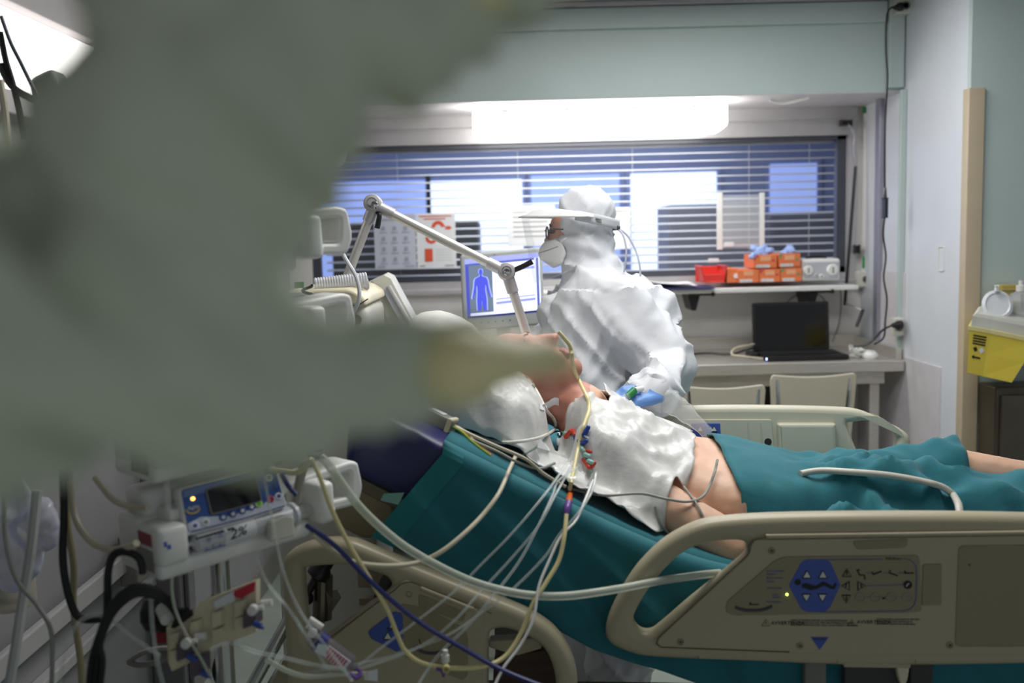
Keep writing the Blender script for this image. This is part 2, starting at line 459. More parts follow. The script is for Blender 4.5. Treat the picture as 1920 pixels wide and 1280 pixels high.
# the room beyond the window
M_far = mat('far_wall_blue', (120, 134, 184), .7, var=.03)
b = MB(); b.box((-3, 7.6, 0), (4, 7.7, 2.7)); struct('wall_far', b, M_far)
b = MB(); b.box((-3, 5.1, 2.6), (4, 7.7, 2.65)); struct('ceiling_far', b, M_far)
b = MB(); b.box((-3, 5.1, -.05), (4, 7.7, 0)); struct('floor_far', b, M_floor)
b = MB(); b.box((-3.1, 5.1, 0), (-3, 7.7, 2.7)); b.box((4, 5.1, 0), (4.1, 7.7, 2.7)); struct('wall_far_sides', b, M_far)
M_day = mat('daylit_pane', (214, 226, 255), .5, emit=.95)
M_day2 = mat('daylit_pane_soft', (150, 172, 240), .5, emit=.55)
def farwin(n, x0, y0, x1, y1, m_):
    a = P(x0, y1, 7.59); c = P(x1, y0, 7.59)
    o = struct('window_%d' % n, MB().box((a.x - .04, 7.575, a.z - .04), (c.x + .04, 7.6, c.z + .04)), M_far)
    obj('pane', MB().box((a.x, 7.56, a.z), (c.x, 7.574, c.z)), m_, o)
farwin(2, 600, 338, 798, 520, M_day2); farwin(3, 814, 336, 978, 540, M_day); farwin(4, 1000, 326, 1160, 540, M_day2)
farwin(5, 1184, 322, 1342, 520, M_day); farwin(6, 1442, 306, 1530, 402, M_day2); farwin(7, 1570, 310, 1640, 470, M_day2)
b = MB(); a = P(1252, 384, 6.8); c = P(1432, 500, 6.8)
b.rbox((a.x, 6.8, .0), (c.x, 7.3, a.z), .02); b.rbox((a.x + .03, 6.79, .1), (c.x - .03, 6.80, a.z - .08), .004)
tag(obj('cabinet', b, mat('far_cabinet_grey', (110, 112, 122), .6)), 'grey cabinet in the room beyond the window', 'cabinet')
b = MB(); a = P(1440, 402, 6.6); c = P(1580, 520, 6.6)
b.rbox((a.x, 6.6, .0), (c.x, 7.1, a.z), .02); b.rbox((a.x + .03, 6.59, .1), (c.x - .03, 6.60, a.z - .05), .004)
tag(obj('equipment_cabinet', b, mat('far_cabinet_dark', (78, 80, 92), .6)), 'dark equipment cabinet beyond the window, near its right end', 'cabinet')
b = MB(); a = P(620, 420, 6.4); c = P(900, 520, 6.4)
b.rbox((a.x, 6.4, .0), (c.x, 6.9, a.z), .02); b.rbox((a.x + .05, 6.39, .1), (c.x - .05, 6.40, a.z - .05), .004)
tag(obj('storage_unit', b, M_dkgrey), 'dark storage unit beyond the window behind the two taped posters', 'cabinet')
area('far_room_light', (0.4, 6.3, 2.57), (0, 0, 0), 2.0, .5, 30, (.85, .92, 1))
b = MB(); b.rbox((-.65, 6.0, 2.575), (1.45, 6.6, 2.6), .004)
tag(obj('far_ceiling_lamp', b, M_white), 'white ceiling lamp of the room beyond the window', 'lamp')
# ceiling fixture that carries the panel light
b = MB(); b.plate(rect(-.62, -.32, .62, .32), [rect(-.57, -.27, .57, .27)], Matrix.Translation((.45, 2.25, 2.485)), .03, .003)
tag(obj('ceiling_fixture', b, M_white), 'white frame of the ceiling light over the bed', 'lamp')
b = MB(); b.plate(rect(-.62, -.32, .62, .32), [rect(-.57, -.27, .57, .27)], Matrix.Translation((.75, 3.45, 2.485)), .03, .003)  # frame for the added lamp that brightens the bulkhead
tag(obj('ceiling_fixture', b, M_white), 'white frame of an added, unseen ceiling light between the bed and the window', 'lamp')
# ------------------------------------------------------------ fluorescent fixture
def profX(prof, x0, x1, x1b=None):
    """prism of a (y, z) profile along X, right end may be chamfered"""
    mb = MB(); n = len(prof)
    mb.rings([[V((x0, y, z)) for y, z in prof], [V((x1, y, z)) for y, z in prof]]); return mb
lf = thing('fluorescent_light', 'long glowing fluorescent light fixture under the soffit above the window', 'lamp', (.42, 4.6, ZS))
obj('mounting_rail', MB().rbox((-.14, 4.55, 2.062), (.98, 4.66, 2.088), .003), M_white, lf)
b = MB()
zt, zb = 2.058, 1.95
for s_ in [0]:
    xs = [(-.15, .02), (-.135, 0), (.955, 0), (.985, .022)]
    prof0 = [(4.52, zt), (4.52, zb + .03), (4.545, zb), (4.66, zb), (4.685, zb + .03), (4.685, zt)]
    rs = []
    for x, ins in xs:
        rs.append([V((x, y, max(z, zb + ins) if z < zt else z)) for y, z in prof0])
    b.rings(rs)
obj('diffuser', b, M_lamp, lf, 20)
for x in (-.02, .25, .55, .82):
    obj('clip', MB().rbox((x, 4.515, 2.05), (x + .03, 4.53, 2.066), .002), M_white, lf)
obj('bracket', MB().tube([(1.2, 4.62, ZS - .006), (1.27, 4.62, ZS - .02), (1.36, 4.55, ZS - .006)], .006, 6), M_white, lf)

# ------------------------------------------------------------ papers taped on the window
def sheet(name, x0, y0, x1, y1, m_, label, cat, Y=4.925):
    a = P(x0, y1, Y); c = P(x1, y0, Y)
    t = thing(name, label, cat, (a.x, Y, a.z))
    obj('paper', MB().box((a.x, Y, a.z), (c.x, Y + .002, c.z)), m_, t)
    W, H = c.x - a.x, c.z - a.z
    def q(fx, fy, d=.0015): return V((a.x + W * fx, Y - d, a.z + H * (1 - fy)))
    return t, q, W, H
def arc2(cx, cy, r0, r1, a0, a1, n=10):
    o_ = [(cx + r1 * cos(radians(a0 + (a1 - a0) * i / n)), cy + r1 * sin(radians(a0 + (a1 - a0) * i / n))) for i in range(n + 1)]
    i_ = [(cx + r0 * cos(radians(a0 + (a1 - a0) * i / n)), cy + r0 * sin(radians(a0 + (a1 - a0) * i / n))) for i in range(n, -1, -1)]
    return o_ + i_
pg, q, W, H = sheet('instruction_poster', 704, 401, 778, 505, M_paperg, 'grey poster with rows of small drawings taped to the window', 'poster')
b = MB()
for r_ in range(4):
    for c_ in range(3):
        x = .22 + c_ * .27; y = .22 + r_ * .19
        b.poly([q(x - .04, y), q(x + .04, y - .01), q(x + .05, y + .07), q(x - .05, y + .08)])
        b.poly([q(x - .09, y + .1), q(x + .09, y + .1), q(x + .09, y + .12), q(x - .09, y + .12)])
b.poly([q(.15, .08), q(.85, .08), q(.85, .11), q(.15, .11)]); b.poly([q(.06, .94), q(.25, .94), q(.25, .97), q(.06, .97)]); b.poly([q(.72, .94), q(.95, .94), q(.95, .97), q(.72, .97)])
obj('drawings', b, mat('poster_ink', (160, 164, 180), .7), pg)
pr, q, W, H = sheet('arrow_poster', 783, 400, 853, 503, M_paper, 'white poster with red curved arrows taped to the window', 'poster')
b = MB()
def flat(pts): b.poly([q(x, y) for x, y in pts])
ar = H / W * 1.0
def qarc(cx, cy, r0, r1, a0, a1): flat([(x, cy + (y - cy) / ar) for x, y in arc2(cx, cy, r0, r1, a0, a1)])
qarc(.56, .25, .08, .17, 180, 355); qarc(.38, .44, .07, .15, 0, 190)
for x, y in ((.08, .29), (.72, .26), (.76, .52)):
    flat([(x, y - .03), (x + .1, y - .025), (x + .1, y - .045), (x + .2, y), (x + .1, y + .045), (x + .1, y + .025), (x, y + .03), (x + .04, y)])
flat([(.2, .64), (.4, .64), (.4, .88), (.2, .88)])
flat([(.08, .03), (.9, .03), (.9, .05), (.08, .05)]); flat([(.2, .08), (.75, .08), (.75, .10), (.2, .10)])
obj('red_arrows', b, M_red, pr)
b = MB()
for i in range(5): flat([(.48, .66 + i * .05), (.9, .66 + i * .05), (.9, .665 + i * .05), (.48, .665 + i * .05)])
flat([(.06, .95), (.2, .95), (.2, .97), (.06, .97)]); flat([(.7, .95), (.95, .95), (.95, .97), (.7, .97)])
obj('text_lines', b, M_inkgrey, pr)
sw, q, W, H = sheet('notice_sheet', 952, 384, 1040, 462, M_paper, 'white notice sheet on the window in front of the visor', 'sheet')
b = MB()
for i in range(6): b.poly([q(.12, .15 + i * .12), q(.85, .15 + i * .12), q(.85, .17 + i * .12), q(.12, .17 + i * .12)])
obj('text_lines', b, M_inkgrey, sw)
sw, q, W, H = sheet('blank_sheet', 1112, 388, 1181, 468, M_paper, "white sheet on the window behind the standing person's hood", 'sheet')
b = MB(); b.poly([q(.1, .08), q(.95, .08), q(.95, .1), q(.1, .1)]); obj('text_line', b, M_inkgrey, sw)
# acrylic holder with two white posts
hd = thing('acrylic_holder', 'clear acrylic pocket with two white upright strips on the window', 'holder', tuple(P(1390, 468, 4.92)))
for x0, x1 in ((1344, 1354), (1424, 1433)):
    a = P(x0, 468, 4.915); c = P(x1, 361, 4.915)
    obj('strip', MB().rbox((a.x, 4.905, a.z), (c.x, 4.92, c.z), .002), M_white, hd)
a = P(1354, 466, 4.91); c = P(1424, 364, 4.91)
obj('pocket', MB().rbox((a.x, 4.906, a.z), (c.x, 4.912, c.z), .002), M_film, hd)
for x0, y0, x1, y1 in ((1358, 454, 1376, 463), (1328, 484, 1348, 492)):
    a = P(x0, y1, 4.9); c = P(x1, y0, 4.9)
    obj('sticker', MB().rbox((a.x, 4.90, a.z), (c.x, 4.904, c.z), .002), M_paper, hd)

# ------------------------------------------------------------ shelf and what stands on it
SZ = 1.236
sh = thing('wall_shelf', 'white wall shelf below the window on black brackets', 'shelf', (.9, 4.8, SZ - .03))
obj('board', MB().rbox((-.1, 4.66, SZ - .022), (1.63, 4.945, SZ), .004), M_white, sh)
for px in (1290, 1512):
    x = P(px, 550, 4.7).x
    b = MB(); b.plate([(0, 0), (.06, 0), (.04, -.075), (.02, -.075)], [], frame(V((x, 4.80, SZ - .03)), V((1, 0, 0)), V((0, 0, 1)), V((0, -1, 0))), .18, .002)
    br = obj('bracket', b, M_black, sh)
    obj('bracket_arm', MB().rbox((x, 4.68, SZ - .034), (x + .11, 4.70, SZ - .022), .003).lathe((x + .11, 4.68, SZ - .026), (0, -1, 0), [(.011, 0), (.011, .02), (.006, .025)], 12), M_black, br)
def glove_box(x0, y0, x1, y1, Y, label, corner, gl=False, side=False):
    a = P(x0, y1, Y); c = P(x1, y0, Y)
    t = thing('glove_box', label, 'box', (a.x, Y, a.z), 'orange cardboard glove boxes on the shelf')
    W, H = c.x - a.x, c.z - a.z
    obj('carton', MB().rbox((a.x, Y, a.z), (c.x, Y + .21, c.z), .003), M_orange, t)
    def q(fx, fy): return V((a.x + W * fx, Y - .001, a.z + H * (1 - fy)))
    bb = MB(); bb.poly([q(.08, .74), q(.68, .74), q(.68, .96), q(.08, .96)]); obj('barcode_label', bb, M_paper, t)
    bb = MB(); k = .1
    while k < .64:
        w_ = random.choice((.02, .03, .05)); bb.poly([q(k, .8) - V((0, .001, 0)), q(k + w_, .8) - V((0, .001, 0)), q(k + w_, .9) - V((0, .001, 0)), q(k, .9) - V((0, .001, 0))]); k += w_ + .035
    obj('bars', bb, M_inkgrey, t)
    if corner:
        bb = MB(); bb.poly([q(0.02, .02), q(.22, .02), q(.02, .36)]); bb.poly([q(.78, .36), q(.90, .36), q(.90, .52), q(.78, .52)])
        obj('corner_mark', bb, corner, t)
    bb = MB()
    for i in range(6): bb.poly([q(.28 + i * .075, .1 + .02 * (i % 2)), q(.33 + i * .075, .1), q(.33 + i * .075, .45), q(.28 + i * .075, .45)])
    obj('print_pattern', bb, mat('pale_orange_print', (238, 190, 150), .6), t)
    return t
g_ = mat('green_print', (50, 150, 110), .6); r_ = mat('magenta_print', (200, 50, 90), .6)
glove_box(1384, 505, 1423, 530, 4.70, 'orange glove box without coloured corner, bottom row', None)
glove_box(1424, 504, 1463, 529, 4.70, 'orange glove box with magenta corner, bottom row', r_)
glove_box(1464, 502, 1503, 528, 4.70, 'orange glove box with green corner, bottom row', g_)
ga = glove_box(1414, 477, 1457, 503, 4.71, 'orange glove box with magenta corner, top row', r_)
gb = glove_box(1460, 475, 1501, 501, 4.71, 'orange glove box with green corner, top row', g_)
a = P(1363, 530, 4.72); c = P(1386, 503, 4.72)
t = thing('glove_carton', 'orange glove box standing end-on beside the red bin', 'box', (a.x, 4.72, a.z))
obj('carton', MB().rbox((a.x, 4.72, a.z), (c.x, 4.9, c.z), .003), M_orange, t)
obj('round_mark', MB().cyl(P(1380, 517, 4.72) , P(1380, 517, 4.715), .012), M_paper, t)
for px, py, s_, par in ((1428, 468, .05, ga), (1475, 466, .038, gb)):
    c = P(px, py, 4.78); m_ = MB()
    for i in range(9):
        m_.ell(c + V((random.uniform(-.7, .7) * s_, random.uniform(-.5, .5) * s_, random.uniform(-.5, .4) * s_)), [s_ * random.uniform(.25, .5) for _ in range(3)], None, 7)
    if par is ga: m_.cap(c, P(1409, 482, 4.70), .02, .012)
    r2 = remesh(m_, .006, 3); wrinkle(r2, lambda v_: .008 * fbm(v_, 45))
    lab = 'crumpled pale blue gloves pulled from the top-row box with magenta corner' if par is ga else 'pale blue glove tips poking from the top-row box with green corner'
    tag(obj('gloves', r2, mat('pale_blue_glove', (150, 174, 226), .5, bump=.1), None, True), lab, 'gloves')
a = P(1316, 531, 4.70); c = P(1362, 500, 4.70)
t = thing('storage_bin', 'red open-front plastic bin on the shelf', 'bin', (a.x, 4.7, a.z))
b = MB(); W = c.x - a.x; H = c.z - a.z
b.rbox((a.x + .012, 4.70, a.z), (c.x - .012, 4.86, a.z + .008), .003)
b.rbox((a.x + .012, 4.705, a.z), (c.x - .012, 4.71, a.z + H * .55), .002)
b.hexa([a + V((.012, 0, 0)), a + V((.018, 0, 0)), a + V((.018, .16, 0)), a + V((.012, .16, 0)), a + V((-.004, 0, H)), a + V((.002, 0, H)), a + V((.002, .16, H)), a + V((-.004, .16, H))])
e_ = V((c.x, a.y, a.z)); b.hexa([e_ + V((-.018, 0, 0)), e_ + V((-.012, 0, 0)), e_ + V((-.012, .16, 0)), e_ + V((-.018, .16, 0)), e_ + V((-.002, 0, H)), e_ + V((.004, 0, H)), e_ + V((.004, .16, H)), e_ + V((-.002, .16, H))])
b.rbox((a.x, 4.855, a.z), (c.x, 4.862, a.z + H), .002)
obj('tub', b, M_redbin, t); obj('rim', MB().rbox((a.x - .006, 4.695, a.z + H), (a.x + .012, 4.86, a.z + H + .006), .002).rbox((c.x - .012, 4.695, a.z + H), (c.x + .006, 4.86, a.z + H + .006), .002), M_redbin, t)
# white device with dials
a = P(1504, 527, 4.72); c = P(1576, 484, 4.72); W = c.x - a.x; H = c.z - a.z
t = thing('dial_device', 'white box device with round dials at the right end of the shelf', 'device', (a.x, 4.72, a.z))
obj('casing', MB().rbox((a.x, 4.72, a.z), (c.x, 4.86, c.z), .012), M_white, t)
obj('face_plate', MB().rbox((a.x + .008, 4.714, a.z + .01), (c.x - .008, 4.722, c.z - .014), .004), mat('face_grey', (186, 188, 194), .4), t)
for fx, fy, r_ in ((.14, .52, .024), (.48, .8, .012), (.78, .52, .028), (.34, .72, .007)):
    k_ = obj('dial', MB().lathe((a.x + W * fx, 4.714, a.z + H * (1 - fy)), (0, -1, 0), [(r_, 0), (r_, .006), (r_ * .8, .012)], 20), M_white, t)
    obj('pointer', MB().rbox((a.x + W * fx - .002, 4.699, a.z + H * (1 - fy) - r_ * .5), (a.x + W * fx + .002, 4.703, a.z + H * (1 - fy) + r_ * .5), .001), M_dkgrey, k_)
obj('top_handle', MB().tube([(a.x + W * .2, 4.79, c.z), (a.x + W * .3, 4.79, c.z + .006), (a.x + W * .65, 4.79, c.z + .006), (a.x + W * .75, 4.79, c.z)], .006, 6), M_black, t)
# clipboard and papers at the left
t = thing('document_folder', "dark blue folder with loose white papers on the shelf behind the standing person", 'folder', (.75, 4.75, SZ))
obj('cover', MB().hexa([V(q_) for q_ in ((.60, 4.62, SZ + .006), (.95, 4.62, SZ + .003), (.95, 4.8, SZ + .003), (.60, 4.8, SZ + .02), (.60, 4.62, SZ + .01), (.95, 4.62, SZ + .009), (.95, 4.8, SZ + .009), (.60, 4.8, SZ + .026))]), mat('folder_blue', (52, 56, 110), .5), t)
for i in range(3):
    z = SZ + .012 + i * .008
    obj('paper', MB().grid(lambda u_, v_: V((.60 + .29 * u_ - i * .02, 4.63 + .17 * v_, z + .03 * (1 - u_) ** 2 + .004 * sin(5 * u_ + i))), 8, 2), M_paper, t)

# ------------------------------------------------------------ window crank rod, wire, sockets, cables
cr = thing('crank_rod', 'black window crank rod hanging at the right end of the blind', 'rod', tuple(P(1585, 570, 4.85)))
obj('bracket', MB().rbox(tuple(P(1574, 236, 4.91)), tuple(P(1598, 225, 4.87)), .003), M_black, cr)
obj('wire', MB().tube([P(1588, 229, 4.88), P(1596, 240, 4.86), P(1602, 255, 4.86), P(1600, 275, 4.86), P(1603, 310, 4.86)], .004, 6), M_chrome, cr)
obj('shaft', MB().cyl(P(1604, 312, 4.86), P(1584, 572, 4.82), .0075, 10), M_black, cr)
obj('crank_arm', MB().cyl(P(1584, 568, 4.81), P(1620, 582, 4.78), .003, 8), M_chrome, cr)
obj('crank_grip', MB().cyl(P(1618, 580, 4.78), P(1606, 612, 4.76), .008, 10), M_black, cr)
obj('catch', MB().rbox(tuple(P(1600, 474, 4.92)), tuple(P(1613, 460, 4.89)), .003), M_black, cr)
b = MB(); a = P(1616, 512, 4.93); c = P(1628, 200, 4.93); b.rbox((a.x, 4.90, a.z), (a.x + .03, 4.945, c.z), .003)
struct('trim_10', b, M_white)
for y0, y1 in ((200, 212), (481, 503)):
    a = P(1617, y1, 4.895); c = P(1624, y0, 4.895)
    obj('green_tab', MB().rbox((a.x, 4.893, a.z), (c.x, 4.9, c.z), .002), M_green, bpy.data.objects['trim_10'])
def socket(name, x0, y0, x1, y1, Y, label, dx=.05):
    a = P(x0, y1, Y); c = P(x1, y0, Y)
    t = thing(name, label, 'socket', (a.x, Y, a.z))
    obj('housing', MB().rbox((a.x, Y, a.z), (c.x, Y + dx, c.z), .006), M_offwhite, t)
    m_ = (a + c) / 2
    obj('face', MB().lathe((m_.x, Y + .001, m_.z), (0, -1, 0), [(.018, 0), (.018, .004), (.013, .004), (.012, .001)], 18), M_grey, t)
    return t, m_
socket('wall_socket', 1608, 508, 1640, 539, 4.88, 'square white socket box beside the shelf end')
s1, m1 = socket('upper_socket', 1681, -6, 1716, 26, 4.38, 'white socket box high on the bulkhead corner')
s2, m2 = socket('desk_socket', 1676, 596, 1696, 630, 4.36, 'white socket above the steel desk by the wall')
t = thing('power_cable', 'black power cable hanging from the high socket down to the desk', 'cable', tuple(P(1660, 375, 4.36)))
obj('plug', MB().lathe(P(1690, 12, 4.375), V((-1, -.3, -.25)), [(.018, 0), (.018, .012), (.008, .035), (.005, .04)], 12), M_black, t)
obj('upper_cord', MB().tube([P(1680, 12, 4.36), P(1667, 18, 4.35), P(1662, 40, 4.35), P(1661, 90, 4.36), P(1664, 150, 4.36), P(1660, 220, 4.37), P(1659, 290, 4.37), P(1659, 352, 4.37)], .0042, 6), M_black, t)
obj('adapter', MB().rbox(tuple(P(1654, 407, 4.38)), tuple(P(1665, 372, 4.35)), .004).lathe(P(1660, 374, 4.365), (0, 0, 1), [(.008, 0), (.004, .05)], 8), M_black, t)
obj('lower_cord', MB().tube([P(1659, 405, 4.365), P(1656, 440, 4.36), P(1661, 480, 4.37), P(1657, 520, 4.36), P(1663, 560, 4.36), P(1660, 600, 4.36), P(1657, 632, 4.34), P(1640, 645, 4.30)], .004, 6), M_black, t)
t = thing('mains_lead', 'black mains lead plugged into the socket above the desk', 'cable', tuple(P(1650, 620, 4.3)))
obj('plug', MB().lathe(P(1690, 609, 4.35), V((-1, -.2, 0)), [(.02, 0), (.02, .015), (.01, .04), (.005, .05)], 12), M_black, t)
obj('cord', MB().tube([P(1675, 609, 4.34), P(1656, 618, 4.32), P(1640, 634, 4.3), P(1624, 646, 4.3), P(1600, 650, 4.32)], .005, 6), M_black, t)
tag(obj('wall_plate', MB().plate(rpoly(rect(0, 0, .056, .1), .006), [rpoly(rect(.004, .004, .052, .096), .004)], frame(V((XR - .002, 4.05, 1.32)), V((0, -1, 0)), V((0, 0, 1)), V((-1, 0, 0))), .004, .0008), M_white), 'thin white plate outline on the bright side wall', 'plate')

# ------------------------------------------------------------ desk with laptop, mouse and cables
DZ = .918
t = thing('steel_desk', 'long stainless steel work desk under the shelf', 'desk', (.8, 4.65, 0))
obj('top', MB().rbox((-.9, 4.35, DZ - .05), (1.728, 4.94, DZ), .004), M_steel, t)
obj('backsplash', MB().rbox((-.9, 4.92, DZ), (1.728, 4.945, DZ + .06), .003).rbox((1.70, 4.38, DZ), (1.728, 4.945, DZ + .05), .003), M_steel, t)
obj('apron', MB().rbox((-.85, 4.40, DZ - .11), (1.66, 4.43, DZ - .05), .003), M_steel, t)
for x, y in ((1.60, 4.42), (1.60, 4.88), (.35, 4.42), (.35, 4.88), (-.8, 4.42)):
    obj('leg', MB().rbox((x, y, 0), (x + .045, y + .045, DZ - .05), .003), M_steel, t)
obj('lower_shelf', MB().rbox((-.8, 4.44, .2), (1.64, 4.92, .225), .003), M_steel, t)
obj('under_panel', MB().rbox((1.25, 4.9, .25), (1.6, 4.93, DZ - .06), .003), M_dark, t)
b = MB()
LX0, LX1 = P(1428, 672, 4.46).x, P(1576, 672, 4.46).x
t = thing('laptop', 'open black laptop on the steel desk', 'laptop', ((LX0 + LX1) / 2, 4.5, DZ))
obj('base', MB().rbox((LX0 + .005, 4.40, DZ + .003), (LX1 + .02, 4.63, DZ + .024), .005), M_black, t)
Ms = frame(V((LX0, 4.62, DZ + .024)), V((1, 0, 0)), V((0, .10, .995)), V((0, -.995, .10)))
lid = obj('lid', MB().plate(rpoly(rect(0, 0, LX1 - LX0, .225), .01), [], Ms, .012, .003), M_black, t)
obj('screen', MB().plate(rect(.014, .014, LX1 - LX0 - .014, .211), [], Ms @ Matrix.Translation((0, 0, .0064)), .001, .0002), mat('dark_screen', (8, 8, 10), .12), lid)
obj('keyboard', MB().rbox((LX0 + .02, 4.47, DZ + .0245), (LX1 + .005, 4.6, DZ + .0265), .001), mat('key_black', (12, 12, 13), .6), t)
obj('power_led', MB().rbox((LX0 + .004, 4.398, DZ + .008), (LX0 + .010, 4.4, DZ + .018), .001), mat('led_blue', (150, 170, 255), .4, emit=4), t)
m_ = P(1631, 664, 4.44)
t = thing('computer_mouse', 'white computer mouse at the right end of the desk', 'mouse', (m_.x, 4.44, DZ))
obj('shell', MB().ell((m_.x, 4.44, DZ + .012), (.034, .05, .026), None, 10), M_white, t, True)
obj('button_seam', MB().tube([(m_.x, 4.40, DZ + .027), (m_.x, 4.42, DZ + .036), (m_.x, 4.44, DZ + .0385)], .0012, 5), M_grey, t)
wc = thing('mouse_cable', 'tangled white cable between the laptop and the mouse', 'cable', tuple(P(1605, 655, 4.45)))
pts = []
for i in range(26):
    pts.append(V((P(1600, 650, 4.47).x + .035 * cos(i * 1.9) + .002 * i * .5, 4.46 + .03 * sin(i * 2.3), DZ + .012 + .045 * (.5 + .5 * sin(i * 1.3)) * (1 - i / 40))))
obj('tangle', MB().tube(pts, .0028, 5, step=4), M_white, wc)
obj('tail', MB().tube([pts[-1], V((m_.x - .06, 4.45, DZ + .006)), V((m_.x - .02, 4.47, DZ + .01))], .0028, 5), M_white, wc)
def tubeobj(name, pts, r, m_, label, cat='cable', n=8, group=None, step=6):
    return tag(obj(name, MB().tube([P(*q_) for q_ in pts], r, n, step=step), m_, None, True), label, cat, group)
tubeobj('desk_cable', [(1262, 668, 4.6), (1320, 662, 4.62), (1370, 664, 4.6), (1400, 655, 4.55), (1422, 650, 4.6)], .005, M_black, 'black cable lying on the desk left of the laptop')
tubeobj('usb_cable', [(1430, 672, 4.42), (1395, 668, 4.40), (1372, 664, 4.42), (1380, 652, 4.5), (1410, 646, 4.6), (1425, 640, 4.7)], .0045, M_tubeivory, 'ivory cable looping out of the laptop left side')
tubeobj('wall_cable', [(1466, 582, 4.9), (1480, 562, 4.9), (1505, 549, 4.9), (1535, 552, 4.9), (1550, 570, 4.9), (1553, 585, 4.9)], .004, M_tubegrey, 'grey cable arching on the wall above the laptop')
tubeobj('hanging_cable', [(1576, 540, 4.9), (1577, 575, 4.9), (1572, 610, 4.9), (1560, 640, 4.86)], .0035, M_grey, 'thin grey cable hanging from the shelf end behind the laptop')
t = thing('charger_brick', 'small black charger brick left of the laptop', 'charger', tuple(P(1410, 655, 4.55)))
obj('casing', MB().rbox((P(1402, 655, 4.55).x, 4.52, DZ), (P(1420, 655, 4.55).x, 4.6, DZ + .03), .006), M_black, t)
obj('strain_relief', MB().cyl((P(1420, 655, 4.55).x, 4.56, DZ + .015), (P(1426, 655, 4.55).x, 4.56, DZ + .015), .006, 8), M_black, t)

# ------------------------------------------------------------ chairs
def chair(xl, yl, xr, yr, label, Y, seat):
    a = P(xl, yl, Y); c = P(xr, yr, Y); W = c.x - a.x; zt = (a.z + c.z) / 2; xc = (a.x + c.x) / 2
    t = thing('desk_chair', label, 'chair', (xc, Y + .2, 0), 'beige chairs pushed under the steel desk')
    Mb = frame(V((a.x, Y, zt - .36)), V((1, 0, 0)), V((0, -.06, 1)).normalized(), V((0, -1, -.06)).normalized())
    pts = [(.02, 0), (W - .02, 0), (W, .34)]
    for i in range(9):
        k_ = i / 8; pts.append((W - .01 - (W - .02) * k_, .36 - .012 * sin(pi * k_)))
    pts.append((0, .34))
    obj('backrest', MB().plate(rpoly(pts, .02), [], Mb, .014, .005), mat('chair_beige', (190, 184, 166), .5, var=.03), t, True)
    for s_ in (0, 1):
        x = a.x + .028 if s_ == 0 else c.x - .028
        dx = .03 if s_ == 0 else -.03
        obj('frame_tube', MB().tube([(x, Y - .018, zt - .02), (x + dx * .3, Y - .016, zt - .15), (x + dx, Y, zt - .36), (x + dx, Y + .02, .45), (x, Y - .05, .01)], .011, 10), M_chrome, t)
        obj('leg', MB().tube([(x + dx, Y + .02, .44), (x + dx, Y + .40, .44), (x, Y + .44, .01)], .011, 10), M_chrome, t)
    obj('seat', MB().rbox((a.x + .01, Y + .02, .45), (c.x - .01, Y + .42, .475), .012), MATS['chair_beige'], t)
    if seat: obj('sticker', MB().rbox(tuple(P(1544, 721, Y - .012)), tuple(P(1557, 712, Y - .018)), .001), M_paper, t)
chair(1276, 722, 1433, 718, 'lower beige chair behind the standing person', 3.92, False)
chair(1441, 700, 1603, 697, 'beige chair with a small white sticker below the laptop', 3.98, True)

# ------------------------------------------------------------ sharps bin, bottle, dark cupboard at the right
SY = 3.62
def q3(px, py, dy=0): return P(px, py, SY + dy)
t = thing('sharps_bin', 'yellow sharps container with clear raised lid on the right wall', 'bin', tuple(q3(1850, 705)))
top = [q3(1818, 615), q3(1858, 622), P(1945, 640, SY - .02), P(1950, 610, SY + .16), P(1830, 596, SY + .16)]
bot = [q3(1813, 698), q3(1842, 705, -.0), P(1897, 717, SY - .02), P(1905, 700, SY + .10), P(1825, 685, SY + .10)]
b = MB(); b.rings([bot, [bot[i].lerp(top[i], .5) for i in range(5)], top]); obj('tub', b, M_yellowbin, t)
b = MB(); o_ = sum((q_ for q_ in top), V()) / 5
ringo = [o_ + (q_ - o_) * 1.05 for q_ in top]; b.rings([[q_ + V((0, 0, -.006)) for q_ in ringo], [q_ + V((0, 0, .008)) for q_ in ringo]]); obj('rim', b, mat('pale_yellow_rim', (226, 214, 150), .4), t)
lidp = [o_ + (q_ - o_) * .96 for q_ in top]
b = MB(); b.rings([[q_ + V((0, 0, .008)) for q_ in lidp], [o_ + (q_ - o_) * .92 + V((0, 0, .045)) for q_ in top], [o_ + (q_ - o_) * .8 + V((0, 0, .055)) for q_ in top]])
obj('lid', b, clear('milky_lid', (236, 236, 226), .62, .25), t)
fl = obj('flap', MB().lathe(P(1869, 572, SY + .06), V((-.1, -1, .3)), [(.054, 0), (.056, .006), (.045, .012), (.04, .008), (.01, .008)], 28), mat('translucent_white', (222, 224, 228), .3), t)
obj('flap_tab', MB().rbox(tuple(P(1865, 545, SY + .06)), tuple(P(1872, 536, SY + .05)), .003), MATS['translucent_white'], fl)
b = MB()
def lab(fx, fy): return (top[0].lerp(top[1], fx)).lerp(bot[0].lerp(bot[1], fx), fy) + V((-.0015, -.0025, 0))
for i in range(4): b.poly([lab(.2, .12 + i * .06), lab(.85, .12 + i * .06), lab(.85, .155 + i * .06), lab(.2, .155 + i * .06)])
b.poly([lab(.2, .62), lab(.35, .57), lab(.35, .6), lab(.7, .6), lab(.7, .64), lab(.35, .64), lab(.35, .67)])
b.poly([lab(.25, .42), lab(.4, .38), lab(.5, .45), lab(.35, .5)])
obj('hazard_label', b, M_ink, t); b = MB(); b.poly([lab(.55, .44), lab(.7, .37), lab(.85, .44), lab(.7, .52)]); obj('hazard_diamond', b, M_paper, t)
obj('holder', MB().rbox(tuple(P(1850, 690, SY + .165)), tuple(P(1990, 600, SY + .178)), .003), M_alumatt, t)
bt = P(1912, 608, SY + .1)
